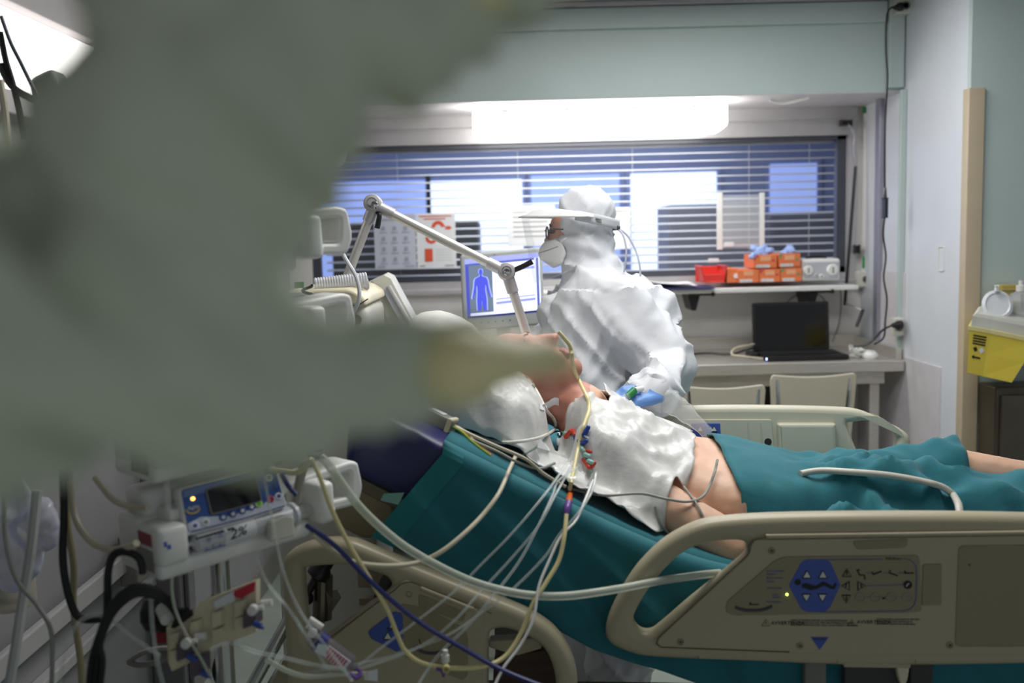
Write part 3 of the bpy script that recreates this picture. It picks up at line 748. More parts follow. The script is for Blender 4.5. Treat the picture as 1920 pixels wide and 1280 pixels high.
t = thing('disinfectant_bottle', 'clear plastic bottle at the right edge behind the sharps container', 'bottle', tuple(bt))
obj('body', MB().lathe(bt, (0, 0, 1), [(.042, 0), (.045, .01), (.045, .09), (.035, .115), (.014, .125)], 20), clear('bottle_plastic', (206, 210, 214), .5, .2), t)
obj('cap', MB().lathe(bt + V((0, 0, .125)), (0, 0, 1), [(.017, 0), (.017, .022), (.008, .024), (.008, .04)], 16), M_white, t)
a = P(1880, 640, SY + .13); 
tag(obj('wall_carton', MB().rbox(tuple(P(1876, 600, 3.74)), tuple(P(1906, 532, 3.79)), .004).rbox(tuple(P(1878, 545, 3.735)), tuple(P(1904, 541, 3.74)), .001), mat('khaki_card', (176, 160, 90), .6)), 'khaki box on the wall behind the raised lid of the sharps container', 'box')
a = P(1858, 650, 3.7); ct = P(1870, 722, 3.7).z
t = thing('steel_cupboard', 'dark steel cupboard below the sharps container', 'cupboard', (a.x + .3, 3.7, 0))
obj('body', MB().rbox((a.x, 3.66, .02), (a.x + .8, 3.79, ct), .006), mat('dark_steel', (92, 84, 72), .35, .6, var=.15, scale=4), t)
obj('door', MB().rbox((a.x + .02, 3.648, .06), (a.x + .4, 3.66, ct - .03), .004), mat('dark_steel_door', (98, 90, 78), .3, .6, var=.15, scale=4), t)
obj('plinth', MB().box((a.x + .01, 3.67, 0), (a.x + .78, 3.78, .02)), M_dark, t)
obj('handle', MB().cyl((a.x + .37, 3.635, .6), (a.x + .37, 3.635, .75), .006), M_chrome, t)
# ------------------------------------------------------------ bed
ZUP = V((0, 0, 1))
def BM(wv): return frame(B(0, wv, 0), UH, ZUP, -WH)
def UZ(pts, wv): return [uz(x, y, wv) for x, y in pts]
def Mz(u):                               # top of the mattress
    s_ = .035
    k_ = -.518 * u
    return .853 + s_ * math.log(1 + math.exp(k_ / s_)) - .018
bed = thing('hospital_bed', 'beige electric hospital bed with raised backrest and plastic siderails', 'bed', tuple(B(.2, .45, 0)))
# deck and chassis
def deck(w0, w1, u0, u1, off, th, m_, name):
    n = 24; top = []; bot = []
    for i in range(n + 1):
        u = u0 + (u1 - u0) * i / n; top.append((u, Mz(u) - off)); bot.append((u, Mz(u) - off - th))
    obj(name, MB().plate(top + bot[::-1], [], BM((w0 + w1) / 2), w1 - w0, .004), m_, bed)
deck(.10, .88, -.73, 1.35, .165, .03, M_beigedk, 'mattress_deck')
obj('backrest_shell', MB().plate(rpoly(UZ([(640, 868), (700, 905), (745, 940), (735, 990), (690, 1010), (640, 985), (610, 930)], .12), .02), [], BM(.13), .05, .008), M_beiged, bed)
for wv in (.15, .82):
    obj('chassis_beam', MB().box((-.70, .50, -.03), (1.35, .57, .03), BM(wv)), M_beigedk, bed)
for u in (-.6, .4, 1.2):
    obj('cross_beam', MB().box((u, .51, -.8), (u + .06, .56, 0), BM(.10)), M_dkgrey, bed)
for u in (-.5, 1.1):
    for wv in (.2, .78):
        obj('lift_leg', MB().box((u, .16, -.035), (u + .07, .52, .035), BM(wv)), M_grey, bed)
obj('base_frame', MB().box((-.66, .12, -.05), (1.3, .18, 0), BM(.14)).box((-.66, .12, -.05), (1.3, .18, 0), BM(.80)).box((.3, .12, -.70), (.36, .18, -.05), BM(.14)), M_beigedk, bed)
for u in (-.6, 1.25):
    for wv in (.15, .83):
        c = B(u, wv, .065)
        wh_ = obj('caster', MB().lathe(c - WH * .02, WH, [(.05, 0), (.065, .008), (.065, .032), (.05, .04)], 20), M_dkgrey, bed)
# near foot siderail
fr = obj('siderail', MB().plate(
    cat2(UZ([(1136, 1178), (1147, 1139), (1177, 1084), (1207, 1045), (1249, 1007), (1305, 978), (1365, 967), (1484, 961), (1700, 959), (1920, 962), (2120, 972), (2230, 1005), (2270, 1080), (2260, 1180), (2200, 1226), (1920, 1238), (1600, 1241), (1400, 1233), (1228, 1226), (1177, 1216), (1145, 1200)], 0), 4),
    [cat2(UZ([(1188, 1158), (1194, 1136), (1224, 1088), (1271, 1038), (1313, 1016), (1356, 1009), (1390, 1010), (1400, 1023), (1394, 1038), (1356, 1071), (1292, 1122), (1241, 1166), (1220, 1180), (1200, 1177)], 0), 4)],
    BM(0), .05, .018, 4), M_beige, bed, True)
FW = -.026
def fplate(name, px, m_, parent, th=.006, r=.008, wv=FW, bev=.0015, holes=()):
    return obj(name, MB().plate(rpoly(UZ(px, wv), r), [rpoly(UZ(h, wv), r) for h in holes], BM(wv), th, bev), m_, parent)
fp = fplate('face_panel', [(1412, 1011), (1404, 1040), (1233, 1197), (1234, 1212), (1300, 1216), (1570, 1226), (1920, 1226), (2190, 1214), (2225, 1080), (2190, 1012), (1920, 1003)], M_beige, fr, .006, .01)
seam = mat('seam_brown', (92, 82, 62), .7)
def fline(name, px, m_, parent, r=.0012, wv=-.0300, closed=False):
    pts = [PW(x, y, wv) for x, y in px]
    if closed: pts.append(pts[0])
    return obj(name, MB().tube(pts, r, 5, smooth=False), m_, parent)
fline('panel_seam', [(1920, 1001), (1600, 1004), (1430, 1008), (1411, 1012), (1404, 1022), (1405, 1036), (1398, 1044), (1234, 1196), (1230, 1206), (1240, 1213), (1400, 1219), (1480, 1222)], seam, fr, .0011, -.0295)
fplate('grip_strip', [(1434, 1000), (1940, 993), (1940, 1001), (1436, 1008)], M_beige, fr, .016, .002, -.026, .003)
obj('lower_trim', MB().tube([PW(x, y, -.018) for x, y in ((1310, 1227), (1460, 1231), (1565, 1235))], .0075, 8), M_beige, fr, True)
obj('lower_trim', MB().tube([PW(x, y, -.018) for x, y in ((1569, 1236), (1640, 1237), (1712, 1236))], .0075, 8), M_beige, fr, True)
obj('lower_trim', MB().tube([PW(x, y, -.018) for x, y in ((1715, 1235), (1800, 1234), (1960, 1231))], .0085, 8), M_beige, fr, True)
fplate('finger_recess', [(1598, 1013), (1704, 1009), (1698, 1026), (1606, 1030)], M_beiged, fr, .004, .006, -.0285)
cp = fplate('control_panel', [(1362, 1128), (1450, 1052), (1470, 1043), (1724, 1040), (1728, 1146), (1690, 1149), (1372, 1153), (1361, 1146)], M_beiged, fr, .003, .008, -.0295)
fplate('service_cover', [(1730, 1057), (1766, 1056), (1765, 1134), (1728, 1135)], M_beiged, fr, .003, .004, -.0295)
big = fplate('side_cover', [(1797, 1022), (1960, 1020), (1960, 1212), (1790, 1212)], M_beiged, fr, .003, .01, -.029)
for x, y in ((1447, 1032), (1276, 1203), (1500, 1210), (1817, 1058), (1781, 1209)):
    c = PW(x, y, -.029)
    s_ = obj('screw', MB().lathe(c, -WH, [(.0065, 0), (.0065, .0015), (.0045, .0018), (.004, .0008)], 14), M_beiged, fr)
    obj('screw_socket', MB().lathe(c - WH * .001, -WH, [(.002, 0), (.002, .0008)], 8), M_dkgrey, s_)
CW = -.0312
def pr(px, name, m_, par=None, wv=CW, holes=(), r=0.0):
    o_ = UZ(px, wv); o_ = rpoly(o_, r) if r else o_
    return obj(name, MB().plate(o_, [UZ(h, wv) for h in holes], BM(wv), .0008, .0001, 0), m_, par or cp)
hexa = pr([(1479, 1097), (1502, 1054), (1512, 1048), (1548, 1048), (1557, 1053), (1576, 1096), (1556, 1139), (1546, 1147), (1512, 1147), (1502, 1141)], 'blue_hexagon', M_blue, r=.004)
M_pale = mat('print_white', (220, 218, 206), .6)
def tri(cx, cy, s_, up=True, left=None, fill=M_pale, edge=M_ink, par=None, wv=CW - .0012):
    par = par or cp
    if left is None:
        f_ = (lambda k_: [(cx - k_, cy + k_ * .8), (cx + k_, cy + k_ * .8), (cx, cy - k_ * .95)]) if up else (lambda k_: [(cx - k_, cy - k_ * .8), (cx + k_, cy - k_ * .8), (cx, cy + k_ * .95)])
    else:
        sg = -1 if left else 1
        f_ = lambda k_: [(cx - sg * k_ * .8, cy - k_), (cx + sg * k_ * .95, cy), (cx - sg * k_ * .8, cy + k_)]
    e_ = pr(f_(s_), 'arrow_outline', edge, par, wv)
    pr(f_(s_ * .72), 'arrow_fill', fill, par, wv - .001)
for x in (1513, 1543):
    tri(x, 1077, 9, True); tri(x - 1, 1120, 9, False)
c = PW(1496, 1091, CW - .001); obj('pictogram_head', MB().lathe(c, -WH, [(.0055, 0), (.0055, .0008)], 16), M_ink, cp)
pr([(1504, 1095), (1512, 1093), (1527, 1098), (1533, 1097), (1543, 1090), (1547, 1091), (1562, 1099), (1566, 1092), (1569, 1094), (1565, 1104), (1559, 1104), (1545, 1097), (1534, 1103), (1520, 1106), (1504, 1101)], 'pictogram_body', M_ink, None, CW - .0012)
for (x, y, kw) in ((1588, 1074, dict(up=True)), (1587, 1122, dict(up=False)), (1586, 1098, dict(left=True)), (1615, 1098, dict(left=False))):
    tri(x, y, 9, fill=M_beiged, **kw)
    pr([(x - 1, y - 4), (x + 2, y - 4), (x + 1, y + 4), (x - 1, y + 4)], 'arrow_mark', M_ink, None, CW - .0035)
fl_ = lambda px, m_=M_ink, r=.0010: fline('pictogram_line', px, m_, cp, r, CW - .0008)
fl_([(1607, 1068), (1612, 1078), (1621, 1078), (1622, 1086)], r=.0013)
fl_([(1636, 1077), (1653, 1071)], r=.0013); fl_([(1666, 1073), (1683, 1079)], r=.0013); fl_([(1695, 1074), (1713, 1074)], r=.0013)
for x, y in ((1611, 1068), (1636, 1073), (1669, 1070), (1697, 1071)):
    obj('pictogram_dot', MB().lathe(PW(x, y, CW - .0006), -WH, [(.0016, 0), (.0016, .0008)], 10), M_ink, cp)
fl_([(1625, 1074), (1634, 1074)], M_inkblue, .0005); fl_([(1655, 1074), (1664, 1074)], M_inkblue, .0005); fl_([(1685, 1074), (1693, 1074)], M_inkblue, .0005); fl_([(1624, 1098), (1694, 1096)], M_inkblue, .0005)
c = PW(1702, 1096, CW - .0006); kn = obj('key_disc', MB().lathe(c, -WH, [(.0078, 0), (.0078, .0008)], 20), M_ink, cp)
fline('key_shape', [(1699, 1099), (1704, 1093)], M_pale, kn, .001, CW - .0022)
for x in (1613, 1642, 1672, 1702):
    c = PW(x, 1119, CW)
    o_ = MB(); o_.tube([c + (UH * cos(k_ * pi / 10) + ZUP * sin(k_ * pi / 10)) * .0085 - WH * .0006 for k_ in range(21)], .0009, 5, smooth=False); obj('button_ring', o_, M_inkgrey, cp)
    fl_([(x - 5, 1119), (x + 5, 1119)], M_inkgrey, .0004)
for x0, x1 in ((1623, 1632), (1652, 1662), (1682, 1692)): fl_([(x0, 1119), (x1, 1119)], M_inkgrey, .0005)
pr([(1654, 1118), (1660, 1118), (1660, 1123), (1654, 1123)], 'lock_icon', M_ink)
fl_([(1548, 1049), (1654, 1048)], M_inkblue, .0006)
fl_([(1692, 1047), (1703, 1048), (1712, 1053), (1718, 1062), (1719, 1080), (1718, 1120), (1715, 1133), (1706, 1142), (1694, 1145), (1540, 1147)], M_inkblue, .0006)
def ftext(body, px, py, size, m_, par, align='LEFT', wv=CW - .0006, shear=0, name='lettering', ang=0.0, space=1.0):
    c = PW(px, py, wv); Mt = frame(c, UH, ZUP, -WH) @ Matrix.Rotation(ang, 4, 'Z')
    return obj(name, MB().text(body, Mt, size, .0002, align, shear, space), m_, par)
ftext('Hill-Rom', 1675, 1047, .0075, M_ink, cp, 'CENTER')
for i, (y, tx) in enumerate(((1070, 'Fuori uscita letto'), (1076, 'Posizione'), (1083, 'Blocco comandi'), (1090, 'Batteria'), (1102, 'Carica batteria'), (1114, 'Freno'), (1119, 'Allarme'), (1128, 'Manutenzione'))):
    ftext(tx, 1437 if i not in (5, 6) else 1448, y, .0046, M_inkblue, cp)
obj('status_led', MB().lathe(PW(1475.5, 1114, CW), -WH, [(.0022, 0), (.0018, .0015)], 10), mat('led_green', (200, 240, 80), .4, emit=5), cp)
obj('angle_scale', MB().tube([PW(x, y, CW) for x, y in ((1379, 1138), (1395, 1143), (1414, 1144), (1432, 1142), (1448, 1136))], .0032, 6), mat('scale_grey', (74, 76, 84), .4), cp, True)
fl_([(1405, 1133), (1423, 1133)], r=.0009); obj('pictogram_dot', MB().lathe(PW(1407, 1130, CW), -WH, [(.0016, 0), (.0016, .001)], 10), M_ink, cp)
ftext('AVVERTENZA:', 1445, 1168, .0098, M_ink, fr, shear=.15, wv=-.0298)
ftext("USARE ATTREZZATURE PER LA SOMMINISTRAZIONE\nDELL'OSSIGENO SOLO DEL TIPO PER INTERFACCE NASALI,\nMASCHERE O VENTILATORI. NON USARE TENDE A OSSIGENO.", 1482, 1167, .0043, M_ink, fr, wv=-.0298, space=1.05)
ftext('AVVERTENZA:', 1606, 1166, .0098, M_ink, fr, shear=.15, wv=-.0298)
ftext('CONSULTARE IL MANUALE DI SERVIZIO\nPRIMA DI ESEGUIRE VERIFICHE AL\nSISTEMA DI CHIAMATA INFERMIERA.', 1643, 1165, .0043, M_ink, fr, wv=-.0298, space=1.05)
for x in (1436, 1597):
    fline('warning_triangle', [(x - 8, 1173), (x + 8, 1173), (x, 1161), (x - 8, 1173)], M_ink, fr, .0004, -.0296)
    fline('warning_mark', [(x, 1165), (x, 1170)], M_ink, fr, .0006, -.0296)
pr([(1520, 1194), (1554, 1194), (1537, 1218)], 'blue_triangle', M_blue, fr, -.0298)
ftext('PARACOLPI', 1537, 1198, .0045, M_ink, fr, 'CENTER', -.0306)
# posts below the near siderail
for x0, x1, m_ in ((1504, 1545, M_grey), (1578, 1682, M_dkgrey), (1700, 1743, M_dkgrey)):
    a = uz(x0, 1238, .03); c = uz(x1, 1238, .03)
    obj('siderail_arm', MB().rbox((a[0], .50, -.012), (c[0], a[1] + .005, .012), .004, BM(.02)), m_, bed)
obj('siderail_bracket', MB().rbox((uz(1577, 1240, 0)[0], uz(1577, 1243, 0)[1], -.02), (uz(1702, 1240, 0)[0], uz(1700, 1236, 0)[1], .02), .003, BM(.0)), M_beige, bed)
obj('release_lever', MB().plate(cat2(UZ([(1680, 1242), (1701, 1242), (1699, 1270), (1690, 1282), (1682, 1268)], 0)), [], BM(.0), .02, .004), M_cream, bed)
# near head siderail, tilted with the backrest
hr = obj('siderail', MB().plate(
    cat2(UZ([(533, 1055), (547, 1031), (582, 1014), (620, 1008), (660, 1009), (692, 1020), (773, 1054), (864, 1091), (956, 1127), (1003, 1149), (1040, 1176), (1065, 1211), (1079, 1250), (1082, 1300), (1070, 1370), (1020, 1395), (800, 1380), (600, 1330), (548, 1290), (541, 1214), (535, 1112)], 0), 4),
    [cat2(UZ([(571, 1072), (580, 1060), (600, 1056), (655, 1055), (715, 1070), (735, 1084), (732, 1100), (697, 1126), (650, 1163), (612, 1190), (590, 1195), (581, 1180)], 0), 4),
     cat2(UZ([(917, 1190), (926, 1175), (950, 1172), (985, 1184), (1017, 1205), (1035, 1237), (1043, 1280), (1040, 1330), (1000, 1345), (940, 1335), (918, 1310), (916, 1240)], 0), 4)],
    BM(0), .05, .017, 4), M_beige, bed, True)
fplate('face_panel', [(742, 1098), (760, 1085), (890, 1138), (906, 1155), (905, 1300), (880, 1330), (640, 1275), (600, 1230), (612, 1205)], M_beige, hr, .006, .012)
fline('panel_seam', [(612, 1200), (742, 1104), (752, 1094), (770, 1090), (900, 1140), (922, 1150)], seam, hr, .0011, -.0295)
fplate('grip_strip', [(790, 1097), (890, 1137), (886, 1145), (786, 1105)], M_beige, hr, .014, .003, -.027, .004)
fplate('finger_recess', [(785, 1112), (875, 1147), (868, 1166), (785, 1136)], M_beiged, hr, .004, .006, -.0285)
fplate('control_panel', [(752, 1130), (800, 1140), (872, 1178), (878, 1195), (878, 1265), (868, 1275), (760, 1232)], M_beiged, hr, .003, .006, -.029)
bt_ = fplate('blue_triangle', [(690, 1184), (700, 1175), (738, 1146), (752, 1148), (756, 1156), (755, 1215), (745, 1222), (695, 1196)], M_blue, hr, .002, .004, -.030)
tri(737, 1171, 9, fill=M_pale, up=True, par=hr, wv=-.0322); tri(727, 1192, 9, fill=M_pale, up=True, par=hr, wv=-.0322)
fline('pictogram_line', [(725, 1176), (731, 1183), (741, 1174)], M_ink, hr, .0011, -.0316)
obj('angle_scale', MB().tube([PW(x, y, -.031) for x, y in ((777, 1213), (795, 1222), (815, 1224), (835, 1218), (848, 1208))], .0032, 6), MATS['scale_grey'], hr, True)
fline('pictogram_line', [(786, 1198), (788, 1206), (800, 1211)], M_ink, hr, .0010, -.0312)
for x, y in ((767, 1113),):
    s_ = obj('screw', MB().lathe(PW(x, y, -.028), -WH, [(.0065, 0), (.0065, .0015), (.0045, .0018), (.004, .0008)], 14), M_beiged, hr)
obj('hinge_cover', MB().plate(cat2(UZ([(722, 1074), (736, 1086), (730, 1102), (702, 1122), (708, 1098)], .01)), [], BM(.015), .02, .003), M_dkgrey, hr)
obj('inner_box', MB().plate(rpoly(UZ([(930, 1215), (1045, 1200), (1050, 1300), (925, 1320)], .12), .01), [], BM(.12), .08, .004), M_brown, bed)
obj('inner_rail', MB().plate(rpoly(UZ([(917, 1195), (1010, 1190), (1018, 1210), (970, 1224), (917, 1208)], .06), .006), [], BM(.06), .03, .004), M_beige, bed)
# IV-pole socket and chrome tubes at the bed head, seen through the siderail
obj('pole_socket', MB().lathe(PW(604, 1160, .10), V((.05, .1, 1)), [(.02, 0), (.02, .09), (.013, .092)], 16), mat('dark_steel_tube', (110, 104, 92), .3, .8), bed)
obj('pull_handle', MB().cyl(PW(575, 1115, .08), PW(592, 1083, .10), .008).lathe(PW(592, 1085, .10), V((.4, .1, .6)), [(.012, 0), (.024, .006), (.024, .02), (.016, .03), (.016, .05), (.012, .055)], 16).ell(PW(577, 1121, .08), (.012, .012, .014), None, 8), M_black, bed, True)
obj('corner_bracket', MB().hexa([PW(x, y, wv) for x, y, wv in ((585, 1200, .09), (622, 1125, .09), (640, 1120, .2), (600, 1180, .2), (575, 1180, .09), (612, 1108, .09), (632, 1105, .2), (592, 1160, .2))]), M_beigedk, bed)
obj('cross_rail', MB().box((-.72, .775, -.015), (-.45, .815, .015), BM(.18)).box((-.72, .735, -.012), (-.45, .75, .012), BM(.18)), M_beige, bed)
obj('chrome_tube', MB().cyl(PW(470, 1290, .06), PW(548, 1150, .09), .013), M_chrome, bed, True)
obj('chrome_tube', MB().cyl(PW(505, 1290, .12), PW(560, 1200, .12), .010), M_chrome, bed, True)
obj('frame_plate', MB().plate(rpoly(UZ([(500, 1300), (540, 1220), (580, 1235), (560, 1300)], .1), .005), [], BM(.1), .02, .003), M_beige, bed)
# far foot siderail
FWV = .97
far = obj('siderail', MB().plate(
    cat2(UZ([(1180, 775), (1215, 764), (1300, 760), (1420, 759), (1560, 762), (1612, 768), (1652, 786), (1692, 806), (1704, 826), (1699, 870), (1680, 930), (1600, 962), (1400, 965), (1230, 965), (1180, 940), (1168, 860)], FWV), 4),
    [cat2(UZ([(1587, 798), (1594, 790), (1636, 788), (1673, 810), (1679, 824), (1673, 846), (1660, 890), (1640, 905), (1627, 895), (1612, 860)], FWV), 4)],
    BM(FWV), .045, .016, 4), mat('bed_beige_lit', (200, 196, 176), .4, var=.03), bed, True)  # lighter beige: stronger light on the far rail put into the colour
M_beigelit = MATS['bed_beige_lit']
fw = FWV - .024
fplate('raised_cover', [(1456, 792), (1566, 792), (1570, 900), (1462, 910)], M_beigelit, far, .03, .008, fw, .01)
rc = fplate('inset_panel', [(1240, 786), (1446, 786), (1452, 846), (1240, 850)], M_beigelit, far, .006, .006, fw)
fplate('button_panel', [(1296, 793), (1350, 793), (1353, 840), (1296, 842)], M_blue, far, .003, .003, fw - .004)
for x in (1313, 1339): tri(x, 804, 6.5, True, par=far, wv=fw - .007); tri(x, 829, 6.5, False, par=far, wv=fw - .007)
pr([(1318, 819), (1326, 816), (1333, 814), (1347, 820), (1347, 822), (1334, 818), (1326, 822), (1318, 822)], 'pictogram_body', M_ink, far, fw - .007)
obj('round_hole', MB().lathe(PW(1440, 828, fw - .003), -WH, [(.010, 0), (.010, .001)], 18), M_dark, far)
for x in (1402, 1426): obj('rib', MB().tube([PW(x, 792, fw - .004), PW(x + 3, 840, fw - .004)], .0012, 5), M_beigelit, far)
fplate('lower_pocket', [(1400, 846), (1462, 842), (1466, 870), (1400, 875)], M_beiged, far, .008, .006, fw)

# ------------------------------------------------------------ mattress, pillow
n = 40; top = []; bot = []
for i in range(n + 1):
    u = -.70 + 2.05 * i / n; top.append((u, Mz(u) - .004)); bot.append((u + (.02 if u > 0 else -.015), Mz(u) - .15))
mt = tag(obj('mattress', MB().plate(rpoly(top + bot[::-1], .03), [], BM(.485), .83, .02, 4), M_navy, None, True), 'navy blue vinyl mattress bent with the raised backrest', 'mattress')
DN = (UH * .888 + ZUP * -.46); FN = (UH * .46 + ZUP * .888)
def rot3(a, b_, c): 
    r_ = Matrix.Identity(3)
    for i in range(3): r_[i][0] = a[i]; r_[i][1] = b_[i]; r_[i][2] = c[i]
    return r_
HR = rot3(DN, WH, FN)
m_ = MB()
pc = B(-.50, .52, Mz(-.50) + .07)
m_.ell(pc, (.17, .33, .07), HR, 16)
for su in (-1, 1):
    for sw_ in (-1, 1): m_.ell(pc + DN * su * .10 + WH * sw_ * .22, (.085, .12, .05), HR, 10)
m_.ell(B(-.60, .74, Mz(-.60) + .09), (.11, .16, .06), HR, 10)
pl = remesh(m_, .012, 6); wrinkle(pl, lambda v_: .006 * ridged(v_, (9, 14, 9)) + .004 * fbm(v_, 22))
pillow = tag(obj('pillow', pl, M_pillow, None, True), "plump white pillow behind the reclining patient's head", 'pillow')

# ------------------------------------------------------------ patient
pat = thing('person', 'person lying on the bed with bare midriff, face turned up, tube at the nose', 'person', tuple(B(.1, .47, .86)))
m_ = MB()
WC = .47
# trunk as elliptical rings
prof = [(-.275, 1.10, .085, .055), (-.235, 1.07, .15, .058), (-.18, 1.02, .19, .074), (-.10, .975, .195, .080), (0.0, .928, .225, .090), (.08, .908, .240, .100), (.16, .890, .235, .097), (.24, .870, .20, .08), (.33, .852, .18, .068), (.42, .848, .13, .058)]
rs = []
for i, (u, z, hw, ht) in enumerate(prof):
    p0 = prof[max(i - 1, 0)]; p1 = prof[min(i + 1, len(prof) - 1)]
    t_ = V((p1[0] - p0[0], p1[1] - p0[1])).normalized(); nn = UH * -t_.y + ZUP * t_.x
    c = B(u, WC, z)
    ring = []
    for j in range(24):
        a_ = 2 * pi * j / 24; cx, sx = cos(a_), sin(a_)
        e_ = lambda v_: math.copysign(abs(v_) ** .8, v_)
        ring.append(c + WH * hw * e_(cx) + nn * ht * e_(sx))
    rs.append(ring)
m_.rings(rs)
# legs
kF = B(uz(1800, 850, .68)[0], .68, uz(1800, 850, .68)[1] - .045)
m_.cap(B(.36, .57, .85), kF, .072, .058); m_.cap(kF, B(.94, .69, .86), .056, .038); m_.cap(B(.94, .69, .86), B(.97, .69, .93), .035, .03)
kN = B(.74, .32, .89); m_.cap(B(.36, .37, .85), kN, .075, .058); m_.cap(kN, B(1.12, .32, .88), .056, .038); m_.cap(B(1.12, .32, .88), B(1.14, .32, .97), .035, .03)
# near arm along the flank, far arm
eN = B(.06, .16, .866); m_.cap(B(-.21, .28, 1.025), B(-.12, .235, .955), .054, .052); m_.cap(B(-.12, .235, .955), eN, .052, .046); m_.cap(eN, B(.26, .18, .875), .042, .032); m_.cap(B(.26, .18, .875), B(.35, .21, .88), .028, .02)
m_.cap(B(-.20, .65, 1.005), B(.04, .76, .885), .05, .042); m_.cap(B(.04, .76, .885), B(.27, .74, .865), .04, .03)
# neck and head
HC = B(-.392, .455, 1.185)
def hp(d, l, f_): return HC + DN * d + WH * l + FN * f_
m_.cap(hp(.05, 0, -.02), B(-.25, WC, 1.095), .058, .065)
m_.ell(hp(-.01, 0, -.005), (.10, .076, .092), HR, 16)
m_.ell(hp(.055, 0, .028), (.072, .060, .066), HR, 14)
m_.ell(hp(.098, 0, .066), (.030, .032, .026), HR, 10)
m_.cap(hp(-.005, 0, .086), hp(.03, 0, .108), .011, .013); m_.ell(hp(.036, 0, .112), (.013, .017, .012), HR, 8)
m_.cap(hp(-.022, -.036, .078), hp(-.022, .036, .078), .014, .014)
m_.cap(hp(.06, -.034, .075), hp(.06, .034, .075), .018, .018)
for sg in (-1, 1): m_.ell(hp(.012, sg * .034, .072), (.018, .022, .014), HR, 8)
body = remesh(m_, .0075, 5)
wrinkle(body, lambda v_: .0012 * fbm(v_, 30))
pb = obj('body', body, M_skin, pat, True)
pb.data.materials.append(M_skinface)
for f in pb.data.polygons:
    if (f.center - BO).dot(UH) < -.228 and abs((f.center - BO).dot(WH) - .455) < .11: f.material_index = 1
for sg in (-1, 1):
    m_ = MB()
    ring = [hp(.012 + .032 * cos(k_ * pi / 8), sg * (.073 + .008 * (1 - cos(k_ * pi / 8)) * .5), -.012 + .022 * sin(k_ * pi / 8)) for k_ in range(17)]
    m_.tube(ring, .006, 8); m_.ell(hp(.012, sg * .072, -.012), (.028, .008, .018), HR, 8)
    obj('ear', remesh(m_, .004, 2), M_skinface, pat, True)
m_ = MB(); m_.cap(hp(.064, -.022, .091), hp(.064, .022, .091), .0075, .0075); m_.cap(hp(.078, -.020, .091), hp(.078, .020, .091), .0085, .0085)
obj('lips', remesh(m_, .004, 2), M_lip, pat, True)
for sg in (-1, 1):
    obj('eyebrow', MB().tube([hp(-.024, sg * .016, .0915), hp(-.028, sg * .032, .088), hp(-.022, sg * .048, .078)], .0025, 6), mat('brow_grey', (90, 80, 70), .8), pat)
    obj('eyelid', MB().ell(hp(.010, sg * .033, .081), (.009, .016, .007), HR, 8), M_skinface, pat, True)
# short grey hair over the crown
m_ = MB(); m_.ell(hp(-.016, 0, -.012), (.102, .0785, .092), HR, 18)
hv = remesh(m_, .006, 1); wrinkle(hv, lambda v_: .002 * fbm(v_, 120))
keep = [i for i, q_ in enumerate(hv.v) if True]
hb = MB(); hb.v = hv.v
def inhair(q_):
    r_ = q_ - HC; return r_.dot(FN) < .055 - max(0, r_.dot(DN) + .05) * 1.6 and r_.dot(DN) < .04
hb.f = [f for f in hv.f if all(inhair(hv.v[i]) for i in f)]
obj('hair', hb, mat('short_grey_hair', (120, 110, 98), .9, var=.3, scale=200), pat, True)

# ------------------------------------------------------------ surfaces that cloth can rest on
def bvh_of(objs):
    vs = []; fs = []
    for o_ in objs:
        k_ = len(vs); vs += [q_.co.copy() for q_ in o_.data.vertices]; fs += [tuple(i + k_ for i in f.vertices) for f in o_.data.polygons]
    return bvhtree.BVHTree.FromPolygons(vs, fs)
T_body = bvh_of([pb, mt, pillow])
def height(u, wv):
    q_ = B(u, wv, 2.2); h = T_body.ray_cast(q_, V((0, 0, -1)))
    z = h[0].z if h[0] else 0
    return max(z, Mz(u)) if 0.06 < wv < .91 else max(z, Mz(u) - .02)
def hitpx(px, py):
    h = T_body.ray_cast(CAM, ray(px, py).normalized())
    if h[0]:
        d = h[0] - BO; return (d.dot(UH), d.dot(WH))
    return None
def cloth(us, ws, zfn, it=3, lift=.008):
    """relaxed height field: us, ws are grids of bed coordinates"""
    nu, nv = len(us), len(us[0])
    Z = [[zfn(us[i][j], ws[i][j]) for j in range(nv)] for i in range(nu)]
    base = [r_[:] for r_ in Z]
    for _ in range(it):
        N = [r_[:] for r_ in Z]
        for i in range(1, nu - 1):
            for j in range(1, nv - 1):
                N[i][j] = max(base[i][j], .5 * Z[i][j] + .125 * (Z[i - 1][j] + Z[i + 1][j] + Z[i][j - 1] + Z[i][j + 1]))
        Z = N
    return [[z + lift for z in r_] for r_ in Z]
def interp(tab, x):
    if x <= tab[0][0]: return tab[0][1]
    for (x0, y0), (x1, y1) in zip(tab, tab[1:]):
        if x <= x1: return y0 + (y1 - y0) * (x - x0) / (x1 - x0)
    return tab[-1][1]
def solid(o_, th=.003):
    md = o_.modifiers.new('thickness', 'SOLIDIFY'); md.thickness = th; md.offset = 0; return o_

